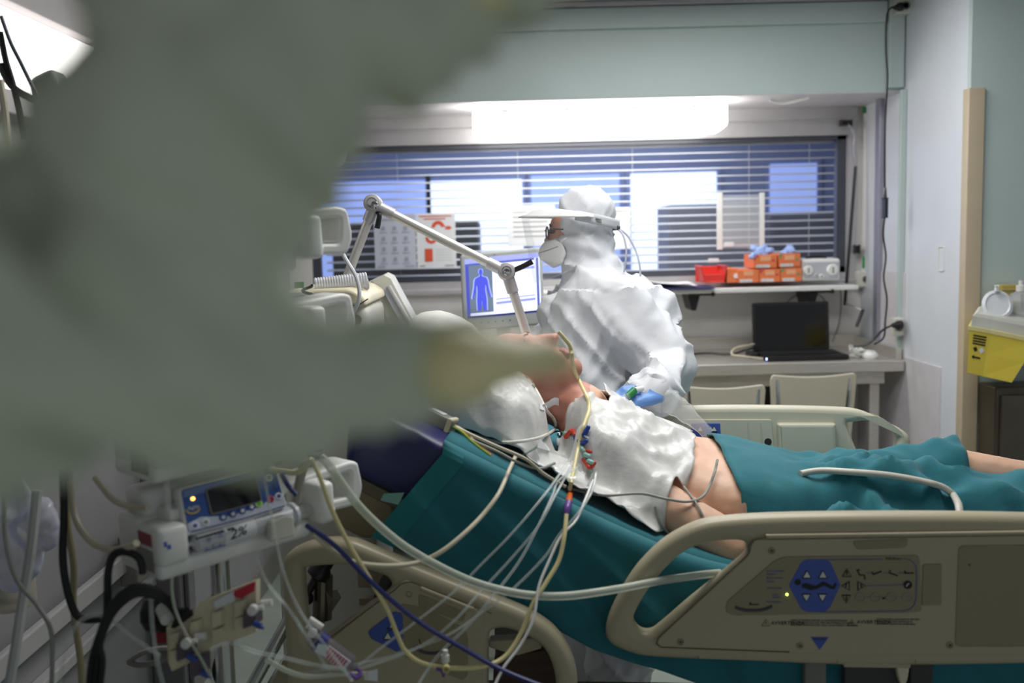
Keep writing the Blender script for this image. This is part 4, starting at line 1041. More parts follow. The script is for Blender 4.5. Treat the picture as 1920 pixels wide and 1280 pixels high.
# teal sheet on the mattress with its long near-side drop
sheet_t = thing('bed_sheet', 'teal cotton sheet over the mattress, hanging down the near side of the bed', 'sheet', tuple(B(0, .07, .85)))
bt2 = [uz(x, y, .035) for x, y in ((698, 1003), (780, 1045), (900, 1100), (1045, 1178), (1110, 1214), (1180, 1238), (1260, 1262), (1340, 1290), (1500, 1300), (1700, 1310), (2000, 1320))]
tl = uz(830, 805, .065)[0]
def drop(s_, t):
    uT = tl + (1.30 - tl) * s_
    k_ = s_ * (len(bt2) - 1)
    # bottom curve by its own u
    uBt = bt2[0][0] + (1.32 - bt2[0][0]) * s_; zB = interp(bt2, uBt)
    zT = Mz(uT) + .004
    tt = max(0, (t - .12) / .88)
    if t < .12:
        a_ = t / .12 * pi / 2; u = uT; z = zT - .02 * (1 - cos(a_)); wv = .085 - .025 * sin(a_)
    else:
        u = uT + (uBt - uT) * tt; z = (zT - .02) + (zB - zT + .02) * tt; wv = .058 - .02 * tt
    f_ = .016 * noise.noise(V((u * 7 + z * 3, z * 2.2, 1.7))) + .016 * ridged(V((u * 1.0 + z * .9, z * .6, 0)), (9, 5, 1)) * min(1, tt * 2.5)
    return B(u, max(wv - f_ * (.55 + tt) - .002, .030), z)
solid(obj('side_drop', MB().grid(drop, 120, 36), M_teal, sheet_t, 70))
solid(obj('top_sheet', MB().grid(lambda s_, t: B(tl + (1.30 - tl) * s_, .085 + .80 * t, Mz(tl + (1.30 - tl) * s_) + .004), 60, 12), M_teal, sheet_t, 70))
obj('hem', MB().grid(lambda s_, t: drop(.022 * s_, t) - WH * .003 - UH * .0, 2, 24), mat('teal_hem', (32, 118, 122), .85, bump=.1, bscale=400), sheet_t)
tp = MB(); tp.hexa([PW(x, y, wv) for x, y, wv in ((713, 938, .03), (747, 946, .026), (747, 946, .028), (713, 938, .032), (720, 925, .03), (758, 923, .026), (758, 923, .028), (720, 925, .032))])
obj('tape_strip', tp, M_tealtape, sheet_t)

# teal blanket over hips and legs
edge = []
for x, y in ((1330, 822), (1345, 838), (1362, 870), (1380, 915), (1394, 955), (1397, 1000)):
    h = hitpx(x, y)
    if h: edge.append((h[1], h[0]))
edge.sort()
def uleft(wv): return interp(edge, wv) if edge else .1
nu, nv = 110, 84
us = []; ws = []
for i in range(nu + 1):
    ru = []; rw = []
    for j in range(nv + 1):
        wv = .075 + (.895 - .075) * j / nv
        uL = uleft(wv); ru.append(uL + (1.30 - uL) * i / nu); rw.append(wv)
    us.append(ru); ws.append(rw)
Z = cloth(us, ws, height, 14, .008)
def fold(u, wv):
    q_ = V((u, wv, 0))
    a_ = .022 * rdg(V((u + wv * .75, wv - u * .35, 0)), (9, 4, 1), 3) ** 2 + .016 * rdg(V((u * .6 - wv, wv + .4 * u, 0)), (10, 6, 1), 9) ** 2 + .004 * fbm(q_, 14) + .026 * math.exp(-((u - .36) / .12) ** 2 - ((wv - .30) / .16) ** 2) * rdg(V((u - wv * 1.1, wv + u, 0)), (16, 7, 1), 21)
    a_ *= 1 - .55 * ss(.5, .62, wv)
    return a_ * (.3 + ss(.18, .36, u) * 1.8)
kneeu = (kF - BO).dot(UH)
b = MB()
for i in range(nu + 1):
    for j in range(nv + 1): b.v.append(B(us[i][j], ws[i][j], Z[i][j] + fold(us[i][j], ws[i][j])))
for i in range(nu):
    for j in range(nv):
        u, wv = us[i][j], ws[i][j]
        if wv > .50 + max(0, (kneeu + .06 - u)) * .9 and kneeu - .005 < u < kneeu + .24 and wv < .84: continue
        k_ = i * (nv + 1) + j; b.f.append((k_, k_ + nv + 1, k_ + nv + 2, k_ + 1))
used = sorted({i for f in b.f for i in f}); mp_ = {o_: n_ for n_, o_ in enumerate(used)}
b.v = [b.v[i] for i in used]; b.f = [tuple(mp_[i] for i in f) for f in b.f]
solid(tag(obj('blanket', b, M_teal, None, 70), "teal cotton blanket covering the patient's hips and legs", 'blanket'), .004)

# white film drape over chest and near shoulder
nedge = [(-.56, .19), (-.40, .165), (-.25, .135), (-.10, .12), (.1, .12)]
redge = [(.12, -.105), (.16, -.085), (.22, -.045), (.30, -.008), (.42, .006), (.8, .0)]
nu, nv = 110, 90; us = []; ws = []
for i in range(nu + 1):
    ru = []; rw = []
    for j in range(nv + 1):
        t_ = j / nv
        u = -.56
        wv = .16 + .64 * t_
        for _ in range(4):
            uR = interp(redge, wv) if redge else .05
            u = -.56 + (uR + .56) * i / nu
            w0 = interp(nedge, u) if nedge else .15
            wv = w0 + (.80 - w0) * t_
        ru.append(u + .012 * noise.noise(V((wv * 20, 3, i * .01))) * (i / nu)); rw.append(wv + .012 * noise.noise(V((u * 18, 7, 0))) * (1 - t_))
    us.append(ru); ws.append(rw)
Z = cloth(us, ws, lambda u, wv: height(u, wv), 26, .007)
b = MB()
for i in range(nu + 1):
    for j in range(nv + 1):
        u, wv = us[i][j], ws[i][j]; q_ = V((u, wv, 0))
        f_ = .022 * rdg(V((u + .35 * wv, wv - .5 * u, 0)), (7, 5, 1), 2, .01) ** 2 + .014 * rdg(V((u - wv, wv * .6 + u, 0)), (14, 8, 1), 5, .01) ** 2 + .007 * rdg(V((u + wv, wv * .4 - u, 0)), (22, 16, 1), 7, .008) ** 2 + .002 * abs(fbm(q_, 26))
        f_ *= (.45 + .55 * ss(.0, .15, 1 - i / nu)) * (1 - .8 * ss(.42, .62, wv))
        b.v.append(B(u, wv, Z[i][j] + f_))
headw = .455
for i in range(nu):
    for j in range(nv):
        u, wv = us[i][j], ws[i][j]
        jig = .02 * noise.noise(V((wv * 14, u * 14, 5)))
        if u < -.195 + jig and abs(wv - headw) < .085: continue
        if u < -.255 + jig and .385 < wv < .56: continue
        if u < -.31 + jig and wv > .35: continue
        k_ = i * (nv + 1) + j; b.f.append((k_, k_ + nv + 1, k_ + nv + 2, k_ + 1))
used = sorted({i for f in b.f for i in f}); mp_ = {o_: n_ for n_, o_ in enumerate(used)}
b.v = [b.v[i] for i in used]; b.f = [tuple(mp_[i] for i in f) for f in b.f]
solid(tag(obj('chest_drape', b, M_drape, None, 70), "crumpled white film drape over the patient's chest and near shoulder", 'drape'), .002)

bpy.context.view_layer.update()
T_cloth = bvh_of([pb, mt, pillow, bpy.data.objects['blanket'], bpy.data.objects['chest_drape']] + [c for c in sheet_t.children if c.name.startswith(('side', 'top'))])
def S(px, py, lift=.006):               # point just above whatever cloth or skin is seen at this place
    d = ray(px, py).normalized(); h = T_cloth.ray_cast(CAM, d)
    return (h[0] - d * lift) if h[0] else P(px, py, 1.9)
# ------------------------------------------------------------ standing person in white coverall
NY = 3.0
def N(px, py, dy=0): return P(px, py, NY + dy)
nur = thing('person', 'person in a white hooded coverall, mask and face visor standing behind the bed', 'person', (N(1130, 640).x, NY, 0))
m_ = MB()
m_.ell(N(1096, 426), (.092, .088, .122), None, 16)                       # hood
m_.ell(N(1098, 402), (.090, .084, .086), None, 14)
m_.cap(N(1098, 462), N(1106, 530), .088, .088)
m_.ell(N(1118, 512, 0), (.092, .105, .07), None, 12)
for dy in (-.10, 0, .10): m_.cap(N(1118, 570, dy), N(1128, 740, dy), .115, .135)
m_.cap(N(1105, 548, -.08), N(1150, 565, -.16), .07, .075)
m_.cap(N(1105, 548, .08), N(1110, 565, .16), .07, .075)
m_.ell(N(1190, 595, -.02), (.085, .14, .13), None, 12)                   # loose back
m_.cap(N(1060, 590, -.05), N(1070, 700, -.05), .075, .08)                # loose front
# near (left) arm
m_.cap(N(1158, 585, -.15), N(1205, 640, -.19), .098, .088); m_.cap(N(1205, 640, -.19), N(1250, 690, -.24), .088, .066); m_.cap(N(1145, 525, -.05), N(1215, 590, -.07), .05, .07); m_.cap(N(1120, 540, -.10), N(1165, 600, -.12), .06, .09); m_.cap(N(1215, 600, -.06), N(1215, 660, -.06), .075, .085); m_.cap(N(1250, 692, -.24), N(1240, 715, -.36), .06, .056); m_.cap(N(1240, 715, -.36), N(1222, 738, -.48), .055, .045)
# far arm
m_.cap(N(1080, 575, .16), N(1030, 670, .05), .078, .066); m_.cap(N(1030, 670, .05), N(1010, 735, -.22), .06, .05)
# trunk, hips and legs to the floor
m_.cap(N(1128, 720), N(1130, 860), .165, .175)
zx = N(1130, 860).x; 
for dy, dx in ((-.09, .02), (.09, -.02)):
    m_.cap((zx + dx, NY + dy, .84), (zx + dx, NY + dy * 1.1, .46), .125, .095); m_.cap((zx + dx, NY + dy * 1.1, .46), (zx + dx * 2, NY + dy * 1.2, .11), .095, .075)
    m_.cap((zx + dx * 2 + .03, NY + dy * 1.2, .055), (zx + dx * 2 - .13, NY + dy * 1.2, .045), .055, .042)
cv = remesh(m_, .0085, 3)
hood_c = N(1100, 430)
def crease(v_, s_, off, pw=3.0):
    return max(0.0, ridged(v_, s_, off)) ** pw
def cr_(v_):
    z = v_.z
    vo = noise.voronoi(V((v_.x * 9 - v_.z * 3, v_.y * 8, v_.z * 5.5 + v_.x * 3)))[0]
    vo2 = noise.voronoi(V((v_.x * 17 + v_.z * 6 + 5, v_.y * 16, v_.z * 11)))[0]
    a_ = .010 * (vo[1] - vo[0]) + .012 * vo[0] + .006 * vo2[0] + .020 * crease(V((v_.x + .75 * v_.z, v_.y * .5, v_.z * .25 - .3 * v_.x)), (13, 8, 7), 1, 2) + .014 * crease(V((v_.x - .5 * v_.z, v_.y * .6, v_.z * .3 + .2 * v_.x)), (15, 9, 8), 11, 2)
    if z > 1.50: a_ = a_ * .30 + .004 * crease(V((v_.x - v_.z, v_.y, v_.z * .3)), (22, 18, 10), 3)
    elif z > 1.34: a_ = a_ * .45 + .016 * crease(V((v_.x * .6 + .9 * v_.z, v_.y, v_.z + .35 * v_.x)), (5, 5, 17), 6, 2)
    a_ -= .006
    return a_ - .005
wrinkle(cv, cr_)
obj('coverall', cv, M_tyvek, nur, 60)
# hood rim seam, face, mask, glasses
fm = MB(); fm.ell(N(1074, 436), (.072, .058, .088), None, 14); fm.cap(N(1040, 438), N(1029, 452), .012, .016)
obj('face', remesh(fm, .006, 3), mat('skin_tan', (190, 140, 118), .5, sss=.1), nur, True)
for dy in (-.03, .03):
    obj('eye', MB().ell(N(1035, 433, dy * 1.0), (.010, .013, .009), None, 8), mat('eye_dark', (60, 44, 38), .2), nur, True)
    obj('eyebrow', MB().tube([N(1033, 424, dy - .014), N(1031, 421, dy), N(1035, 424, dy + .014)], .003, 6), mat('brow_dark', (50, 38, 32), .8), nur)
def hull(pts):
    bm = bmesh.new()
    for q_ in pts: bm.verts.new(q_)
    bmesh.ops.convex_hull(bm, input=bm.verts)
    bmesh.ops.subdivide_edges(bm, edges=bm.edges[:], cuts=2, use_grid_fill=True)
    bm.verts.index_update(); r_ = MB(); r_.add([q_.co.copy() for q_ in bm.verts], [[q_.index for q_ in f.verts] for f in bm.faces]); bm.free(); return r_
mk = hull([N(1022, 452, -.02), N(1022, 452, .02), N(1010, 466, 0), N(1008, 478, 0), N(1013, 486, -.012), N(1013, 486, .012), N(1038, 503, -.02), N(1038, 503, .02), N(1054, 496, -.058), N(1054, 496, .058), N(1055, 456, -.066), N(1055, 456, .066), N(1040, 448, -.055), N(1040, 448, .055), N(1062, 475, -.06), N(1062, 475, .06)])
mo = obj('mask', remesh(mk, .005, 3), mat('white_mask', (228, 228, 228), .8, bump=.1, bscale=120), nur, True)
obj('mask_fold', MB().tube([N(1011, 474, -.012), N(1030, 468, -.05), N(1046, 462, -.072)], .0016, 5), M_inkgrey, mo)
obj('mask_strap', MB().tube([N(1050, 455, -.070), N(1056, 450, -.086), N(1062, 446, -.09)], .002, 5), M_white, mo)
for dy in (-.035, .035):
    c0 = N(1026, 437, dy)
    lp = [c0 + V((.016 * (abs(cos(a_)) ** .7) * math.copysign(1, cos(a_)) * .25, .024 * cos(a_), .018 * sin(a_) - .0)) for a_ in [2 * pi * k_ / 20 for k_ in range(21)]]
    gl = obj('glasses_rim', MB().tube(lp, .0022, 6, smooth=False), mat('glasses_dark', (48, 44, 62), .3), nur)
obj('glasses_temple', MB().tube([N(1028, 432, -.06), N(1040, 430, -.072), N(1056, 430, -.085)], .0022, 6), MATS['glasses_dark'], nur)
obj('glasses_bridge', MB().tube([N(1024, 434, -.012), N(1022, 432, 0), N(1024, 434, .012)], .002, 6), MATS['glasses_dark'], nur)
# visor: brim, head band, clear sheet, cords
hc = N(1096, 412)
def head_ring(a_, rx, ry, dz=0): return hc + V((-rx * cos(a_), -ry * sin(a_), dz))
def brim(s_, t):
    a_ = radians(-100 + 200 * s_); k_ = max(0, cos(a_)) ** .8
    rx = .098 + .100 * t * k_; ry = .100 + .028 * t
    q_ = head_ring(a_, rx, ry); q_.z += .014 - .006 * t + .020 * cos(a_) - .016 * t * k_ + .011 * sin(pi * min(1, t * 1.1)) * (.4 + .6 * k_)
    return q_
vz = thing_brim = obj('visor_brim', MB().grid(brim, 40, 8), mat('visor_white', (222, 222, 222), .35), nur, 60)
solid(vz, .004)
def band(s_, t):
    a_ = radians(70 + 220 * s_) ; q_ = head_ring(a_, .103, .104); q_.z += .020 - .030 * t + .024 * cos(a_); return q_
solid(obj('visor_band', MB().grid(band, 40, 3), mat('visor_grey', (190, 192, 196), .4), nur, 60), .004)
obj('band_slot', MB().tube([N(1117, 409, -.105), N(1128, 412, -.103)], .0025, 6).tube([N(1118, 413, -.105), N(1128, 416, -.103)], .002, 6), M_grey, nur)
obj('buckle', MB().rbox(tuple(N(1149, 432, -.05)), tuple(N(1156, 415, -.035)), .003).lathe(N(1155, 426, -.045), V((1, 0, -.3)), [(.009, 0), (.006, .012)], 10), M_dkgrey, nur)
def shield(s_, t):
    a_ = radians(-92 + 184 * s_); k_ = max(0, cos(a_)) ** .7
    q_ = head_ring(a_, .100 + .090 * k_ - .014 * t * k_, .118 + .01 * t)
    q_.z += .006 + .012 * cos(a_) - .205 * t * (.45 + .55 * k_) ; q_.x += .02 * t * k_
    return q_
solid(obj('visor_shield', MB().grid(shield, 36, 10), M_visor, nur, 60), .001)
def cord(pts, name='visor_cord'): return obj(name, MB().tube([N(*q_) for q_ in pts], .003, 6), mat('cord_pale', (176, 180, 196), .4), nur, True)
cord([(1156, 427, -.04), (1168, 440, -.06), (1174, 465, -.08), (1173, 490, -.09), (1170, 510, -.08)])
cord([(1156, 427, -.04), (1175, 440, -.03), (1190, 465, -.04), (1199, 495, -.06), (1201, 525, -.06)])
# gloved near hand and cuff
wr = N(1226, 738, -.50)
hd_ = hand(wr, N(1178, 744, -.56) - wr, V((.15, -.45, .9)), .185, (.55, .6, .65, .7), .6, -1)
obj('glove', hd_, M_glove, nur, True)
wr2 = N(1010, 738, -.24)
obj('glove', hand(wr2, N(1060, 760, -.36) - wr2, V((0, 0, 1)), .18, (.5, .5, .5, .5), .5, 1), M_glove, nur, True)
cm = MB()
for k_ in range(5):
    c = N(1222, 738, -.47); c.x += .012 * cos(k_ * 1.4); c.z += .012 * sin(k_ * 1.4); cm.ell(c, (.055, .05, .055), None, 10)
cm = remesh(cm, .006, 2); wrinkle(cm, lambda v_: .009 * ridged(v_, (20, 22, 34), 2) - .003); obj('cuff', cm, M_tyvek, nur, 60)
# ------------------------------------------------------------ monitor with body figure
MY = 3.45
def mon(px, py): return P(px, py, MY)
TL, TR, BL, BR = mon(862, 478), mon(1016, 463), mon(868, 612), mon(1024, 600)
ex = (TR - TL).normalized(); ez = (TL - BL).normalized(); ey = ez.cross(ex).normalized()
W = (TR - TL).length; H = (TL - BL).length
MM = frame(BL, ex, ez, ex.cross(ez).normalized())
t = thing('monitor', 'grey-framed monitor showing a blue human figure, left of the standing person', 'monitor', (BL.x + .14, MY, 0))
obj('casing', MB().plate(rpoly(rect(0, -.02, W, H), .012), [], MM @ Matrix.Translation((0, 0, -.03)), .06, .008, 3), mat('monitor_grey', (190, 194, 190), .4), t, True)
def mq(fx, fy, d=.004): return MM @ V((W * fx, H * (1 - fy), d))
def mp(name, pts, m_, d): return obj(name, MB().poly([mq(x, y, d) for x, y in pts]), m_, scr)
scr = obj('screen', MB().poly([mq(.06, .075, .003), mq(.965, .075, .003), mq(.965, .90, .003), mq(.06, .90, .003)][::-1]), mat('screen_white', (214, 220, 255), .3, emit=.85), t)
e = lambda n_, c, s_=.7: mat(n_, c, .3, emit=s_)
mp('title_bar', [(.06, .075), (.965, .075), (.965, .135), (.06, .135)], e('screen_lilac', (150, 156, 246)), .0034)
mp('menu_bar', [(.06, .135), (.9, .135), (.9, .165), (.06, .165)], e('screen_blue', (88, 100, 176), .5), .0036)
mp('side_strip', [(.06, .165), (.10, .165), (.10, .87), (.06, .87)], e('screen_navy', (76, 82, 190), .5), .0036)
mp('figure_ground', [(.10, .165), (.385, .165), (.385, .83), (.10, .83)], e('screen_grey', (112, 128, 150), .45), .0036)
mp('status_bar', [(.06, .87), (.965, .87), (.965, .90), (.06, .90)], e('screen_dark', (50, 54, 110), .3), .0036)
fo = [(.225, .235), (.245, .22), (.265, .235), (.268, .275), (.255, .305), (.262, .325), (.31, .345), (.325, .38), (.335, .48), (.36, .62), (.345, .63), (.315, .52), (.298, .44), (.292, .52), (.305, .64), (.305, .80), (.262, .80), (.248, .66), (.232, .80), (.188, .80), (.188, .64), (.198, .52), (.192, .44), (.175, .52), (.145, .63), (.13, .62), (.155, .48), (.165, .38), (.18, .345), (.228, .325), (.235, .305), (.222, .275)]
cxf = .245
mp('figure_glow', [(cxf + (x - cxf) * 1.08 + (.006 if x > cxf else -.006), y - .006 if y < .5 else y) for x, y in fo], e('figure_pale', (160, 176, 246), .7), .0038)
mp('figure', fo, e('figure_blue', (76, 84, 216), .6), .0042)
mp('data_line', [(.42, .655), (.9, .645), (.9, .66), (.42, .67)], e('screen_lilac2', (140, 146, 240)), .0038)
mp('data_line', [(.42, .70), (.9, .69), (.9, .725), (.42, .735)], MATS['screen_lilac2'], .0038)
mp('data_line', [(.42, .26), (.9, .25), (.9, .28), (.42, .29)], MATS['screen_lilac2'], .0038)
mp('scroll_bar', [(.92, .14), (.95, .14), (.95, .86), (.92, .86)], MATS['screen_blue'], .0038)
mp('green_mark', [(.25, .14), (.29, .14), (.29, .16), (.25, .16)], e('screen_green', (150, 220, 120)), .004)
obj('camera_dot', MB().lathe(mq(.42, .04, 0), MM.to_3x3() @ V((0, 0, 1)), [(.002, 0), (.002, .001)], 8), M_dkgrey, t)
for i in range(7): obj('key', MB().lathe(mq(.22 + i * .09, .975, 0), MM.to_3x3() @ V((0, 0, 1)), [(.003, 0), (.003, .001)], 8), M_grey, t)
obj('stand', MB().cyl((BL.x + .14, MY + .07, .35), (BL.x + .14, MY + .05, BL.z + .05), .025).rbox((BL.x, MY - .1, .02), (BL.x + .3, MY + .2, .36), .02), M_offwhite, t)

# ------------------------------------------------------------ articulated support arm
AY = 2.45
def A(px, py, dy=0): return P(px, py, AY + dy)
t = thing('support_arm', 'jointed metal ventilator tube arm with black clamp levers', 'arm', tuple(A(600, 660)))
M_armtube = mat('satin_aluminium', (206, 202, 198), .38, .55, var=.04)
obj('lower_tube', MB().cyl(A(702, 384), A(618, 605), .0115, 14), M_armtube, t, True)
obj('upper_tube', MB().cyl(A(702, 384), A(950, 510), .0115, 14), M_armtube, t, True)
obj('end_tube', MB().cyl(A(950, 510), A(992, 640), .0115, 14), M_armtube, t, True)
for p0, p1 in (((702, 384), (738, 402)), ((702, 384), (690, 415)), ((950, 510), (914, 492)), ((950, 510), (962, 548))):
    obj('sleeve', MB().cyl(A(*p0), A(*p1), .0145, 14), M_alumatt, t, True)
for x, y in ((702, 384), (950, 510)):
    j_ = obj('joint', MB().lathe(A(x, y, .025), V((0, -1, .1)), [(.018, 0), (.022, .004), (.022, .036), (.019, .04), (.019, .044), (.0125, .046), (.0125, .043), (.009, .043), (.009, .05)], 24), M_alumatt, t, True)
    obj('joint_bolt', MB().lathe(A(x, y, -.022), V((0, -1, .1)), [(.010, 0), (.008, .006), (.003, .008)], 16), M_chrome, j_, True)
obj('lever', MB().tube([A(706, 398, -.005), A(711, 402, -.01), A(710, 414, -.012), A(707, 428, -.012)], .006, 8, rr=[.004, .006, .0065, .007]), M_black, t, True)
obj('lever', MB().tube([A(960, 508, -.005), A(972, 503, -.01), A(985, 497, -.012), A(998, 490, -.012)], .006, 8, rr=[.006, .0065, .0065, .007]), M_black, t, True)

# ------------------------------------------------------------ tilted side monitor and beige machine
VY = 2.75
def Q(px, py, dy=0): return P(px, py, VY + dy)
t = thing('ventilator_display', 'tilted white ventilator display seen from its side behind the support arm', 'display', tuple(Q(760, 650)))
prf = [(684, 533), (720, 516), (732, 522), (795, 640), (800, 680), (742, 690)]
b = MB(); b.rings([[Q(x, y, -.04) for x, y in prf], [Q(x + 8, y - 6, .30) for x, y in prf]]); obj('housing', b, M_offwhite, t)
b = MB(); b.rings([[Q(x, y, -.046) for x, y in ((684, 533), (699, 526), (760, 690), (742, 692))], [Q(x, y, -.04) for x, y in ((684, 533), (699, 526), (760, 690), (742, 692))]]); obj('rear_shell', b, mat('putty_plastic', (176, 174, 160), .45), t)
b = MB(); b.rings([[Q(x, y, -.05) for x, y in ((716, 541), (727, 535), (784, 640), (776, 650))], [Q(x, y, -.042) for x, y in ((716, 541), (727, 535), (784, 640), (776, 650))]]); obj('bezel_inlay', b, mat('lilac_grey', (196, 198, 214), .3), t)
obj('rail', MB().cyl(Q(728, 536, -.05), Q(790, 645, -.05), .007, 10), M_alumatt, t, True)
VM = 2.35
def R_(px, py, dy=0): return P(px, py, VM + dy)
t = thing('ventilator', 'beige bedside ventilator with labelled front and ribbed tubes on top', 'ventilator', tuple(R_(600, 700)))
a = R_(520, 690); c = R_(687, 574)
obj('body', MB().rbox((R_(500, 690).x, VM, .35), (c.x, VM + .35, R_(600, 574).z), .03, None, 4), M_offwhite, t, True)
obj('top_cover', MB().plate(rpoly([(R_(523, 573).x, R_(523, 573).z), (R_(690, 573).x, R_(690, 573).z), (R_(686, 556).x, R_(686, 556).z), (R_(660, 540).x, R_(660, 540).z), (R_(530, 545).x, R_(530, 545).z)], .015), [], frame(V((0, VM + .16, 0)), V((1, 0, 0)), V((0, 0, 1)), V((0, -1, 0))), .36, .008, 3), M_cream, t, True)
obj('seam', MB().tube([R_(592, 572, -.022), R_(645, 570, -.022), R_(647, 552, -.022)], .0015, 5, smooth=False).tube([R_(650, 572, -.022), R_(672, 572, -.022), R_(690, 560, -.022)], .0015, 5, smooth=False), M_dkgrey, t)
lb = obj('front_label', MB().rbox(tuple(R_(525, 576, -.03)), tuple(R_(588, 546, -.026)), .002), M_white, t)
obj('green_key', MB().ell(R_(538, 568, -.032), (.012, .002, .004), None, 8), mat('key_green', (150, 196, 150), .5), lb, True)
obj('orange_key', MB().ell(R_(560, 567, -.032), (.009, .002, .004), None, 8), mat('key_orange', (226, 176, 90), .5), lb, True)
obj('label_graph', MB().rbox(tuple(R_(530, 560, -.033)), tuple(R_(572, 552, -.03)), .001), M_inkgrey, lb)
obj('green_tag', MB().rbox(tuple(R_(552, 540, -.01)), tuple(R_(570, 528, -.005)), .001), M_green, t)
for k_, (x0, y0, x1, y1) in enumerate(((590, 533, 688, 522), (620, 543, 690, 530))):
    hb_ = MB(); n = 40; p0 = R_(x0, y0, .05 + .05 * k_); p1 = R_(x1, y1, .08 + .05 * k_); d = (p1 - p0)
    hb_.lathe(p0, d, [(.017 if i % 2 else .0145, d.length * i / n) for i in range(n + 1)], 14); obj('ribbed_tube', hb_, clear('ribbed_clear', (226, 228, 236), .55, .2), t)
obj('oval_port', MB().lathe(R_(669, 599, -.0), V((0, -1, 0)), [(.012, 0), (.012, .002)], 14), M_grey, t)

# ------------------------------------------------------------ syringe pumps on the rack
pr_ = thing('syringe_pump', 'lowest white syringe pump, lit blue control panel and loaded syringe marked 2%', 'pump', (0, 0, 0), 'stacked syringe pumps on the rack')
def pobj(name, mb, m_, par=None, smooth=False):
    me_o = obj(name, mb, m_, None, smooth); me_o.parent = par or pr_; return me_o
b = MB(); b.rbox((0, 0, 0), (.235, .115, .028), .008, None, 3); pobj('tray', b, M_white, smooth=True)
b = MB(); b.rbox((0, -.004, .02), (.045, .115, .082), .01, None, 3); b.rbox((0, .05, .02), (.205, .115, .088), .01, None, 3); pobj('body', b, M_white, smooth=True)
b = MB(); b.rbox((.012, .055, .08), (.195, .112, .128), .012, None, 3); b.rbox((.03, .02, .066), (.196, .115, .10), .006); pobj('upper_body', b, M_white, smooth=True)
PM = frame(V((.046, .006, .062)), V((1, 0, .0)), V((0, .26, .966)).normalized(), V((0, -.966, .26)).normalized())
pw, ph = .150, .066
pobj('panel_frame', MB().plate(rpoly([(-.004, -.004), (pw * .55, -.007), (pw + .004, -.002), (pw + .001, ph + .006), (0, ph + .003)], .006), [], PM @ Matrix.Translation((0, 0, -.006)), .02, .004, 3), M_white, smooth=True)
cpn = pobj('control_panel', MB().plate(rpoly([(0, 0), (pw * .55, -.002), (pw, 0), (pw - .003, ph), (.003, ph)], .005), [], PM @ Matrix.Translation((0, 0, .0045)), .001, .0003), mat('pump_blue', (44, 82, 150), .35))
pobj('panel_lower_band', MB().poly([PM @ V((x, y, .0054)) for x, y in ((.001, .002), (pw * .55, .000), (pw - .001, .002), (pw - .001, .022), (pw * .86, .020), (pw * .74, .010), (pw * .4, .009), (pw * .28, .014), (pw * .14, .019), (.001, .014))]), mat('panel_pale', (196, 202, 216), .4), cpn)
pobj('panel_upper_band', MB().poly([PM @ V((x, y, .0053)) for x, y in ((.003, ph - .012), (pw - .004, ph - .012), (pw - .005, ph - .002), (.005, ph - .002))]), mat('panel_midblue', (104, 128, 186), .4), cpn)
pobj('screen', MB().plate(rpoly(rect(.037, .019, .113, .057), .004), [], PM @ Matrix.Translation((0, 0, .006)), .0015, .0004), mat('pump_screen', (10, 10, 16), .15), cpn)
pobj('screen_rim', MB().plate(rpoly(rect(.0355, .0175, .1145, .0585), .005), [rpoly(rect(.0372, .0192, .1128, .0568), .004)], PM @ Matrix.Translation((0, 0, .006)), .002, .0003), M_grey, cpn)
def btn(name, x, y, r_, m_, inner=None):
    o_ = pobj(name, MB().lathe(PM @ V((x, y, .005)), PM.to_3x3() @ V((0, 0, 1)), [(r_, 0), (r_, .0012), (r_ * .85, .0016)], 18), m_, cpn)
    if inner: pobj(name + '_mark', MB().lathe(PM @ V((x, y, .0067)), PM.to_3x3() @ V((0, 0, 1)), [(r_ * .55, 0), (r_ * .5, .0003)], 12), inner, cpn)
for x, y in ((.052, .0095), (.067, .0105), (.082, .0115), (.097, .0135)): btn('button', x, y, .0055, mat('button_blue', (52, 84, 156), .4), M_pale)
btn('start_button', .109, .0155, .006, mat('button_lime', (176, 220, 130), .4), mat('button_green', (96, 180, 50), .4))
btn('stop_button', .128, .0175, .0058, mat('button_red', (160, 36, 76), .4))
btn('menu_button', .142, .019, .0058, mat('button_white', (220, 224, 232), .4), MATS['button_blue'])
btn('volume_button', .010, .0085, .006, MATS['button_white'], MATS['button_blue']); btn('purge_button', .026, .0095, .006, MATS['button_white'], M_inkgrey)
btn('top_button', .134, .051, .006, MATS['button_white'], M_inkgrey)
btn('square_key', .129, .036, .0045, MATS['button_blue']); btn('square_key', .142, .037, .0045, MATS['button_blue'])
btn('amber_light', .016, .049, .0026, mat('amber_led', (255, 186, 80), .4, emit=4))
pobj('arc_logo', MB().tube([PM @ V((.013 + .010 * cos(a_), .036 + .009 * sin(a_), .0055)) for a_ in [radians(185 + 150 * k_ / 8) for k_ in range(9)]], .0012, 5), mat('logo_yellow', (214, 180, 70), .5), cpn)
pobj('lettering', MB().text('Agilia', PM @ Matrix.Translation((.006, .036, .0055)), .0075, .0001), M_pale, cpn)
for i in range(11):
    if i != 8: pobj('vent_slot', MB().box((.052 + i * .0052, -.0078, .0525), (.0555 + i * .0052, -.004, .0555)), M_dkgrey)
pobj('side_label', MB().poly([V((-.0006, y, z)) for y, z in ((.012, .052), (.05, .052), (.05, .072), (.012, .072))]), mat('side_red', (146, 62, 78), .5)); pobj('side_label', MB().poly([V((-.0006, y, z)) for y, z in ((.012, .012), (.06, .012), (.06, .046), (.012, .046))]), M_inkgrey)
pobj('maker_mark', MB().box((.008, -.0046, .054), (.012, -.004, .062)).box((.012, -.0046, .049), (.017, -.004, .056)), M_inkblue)
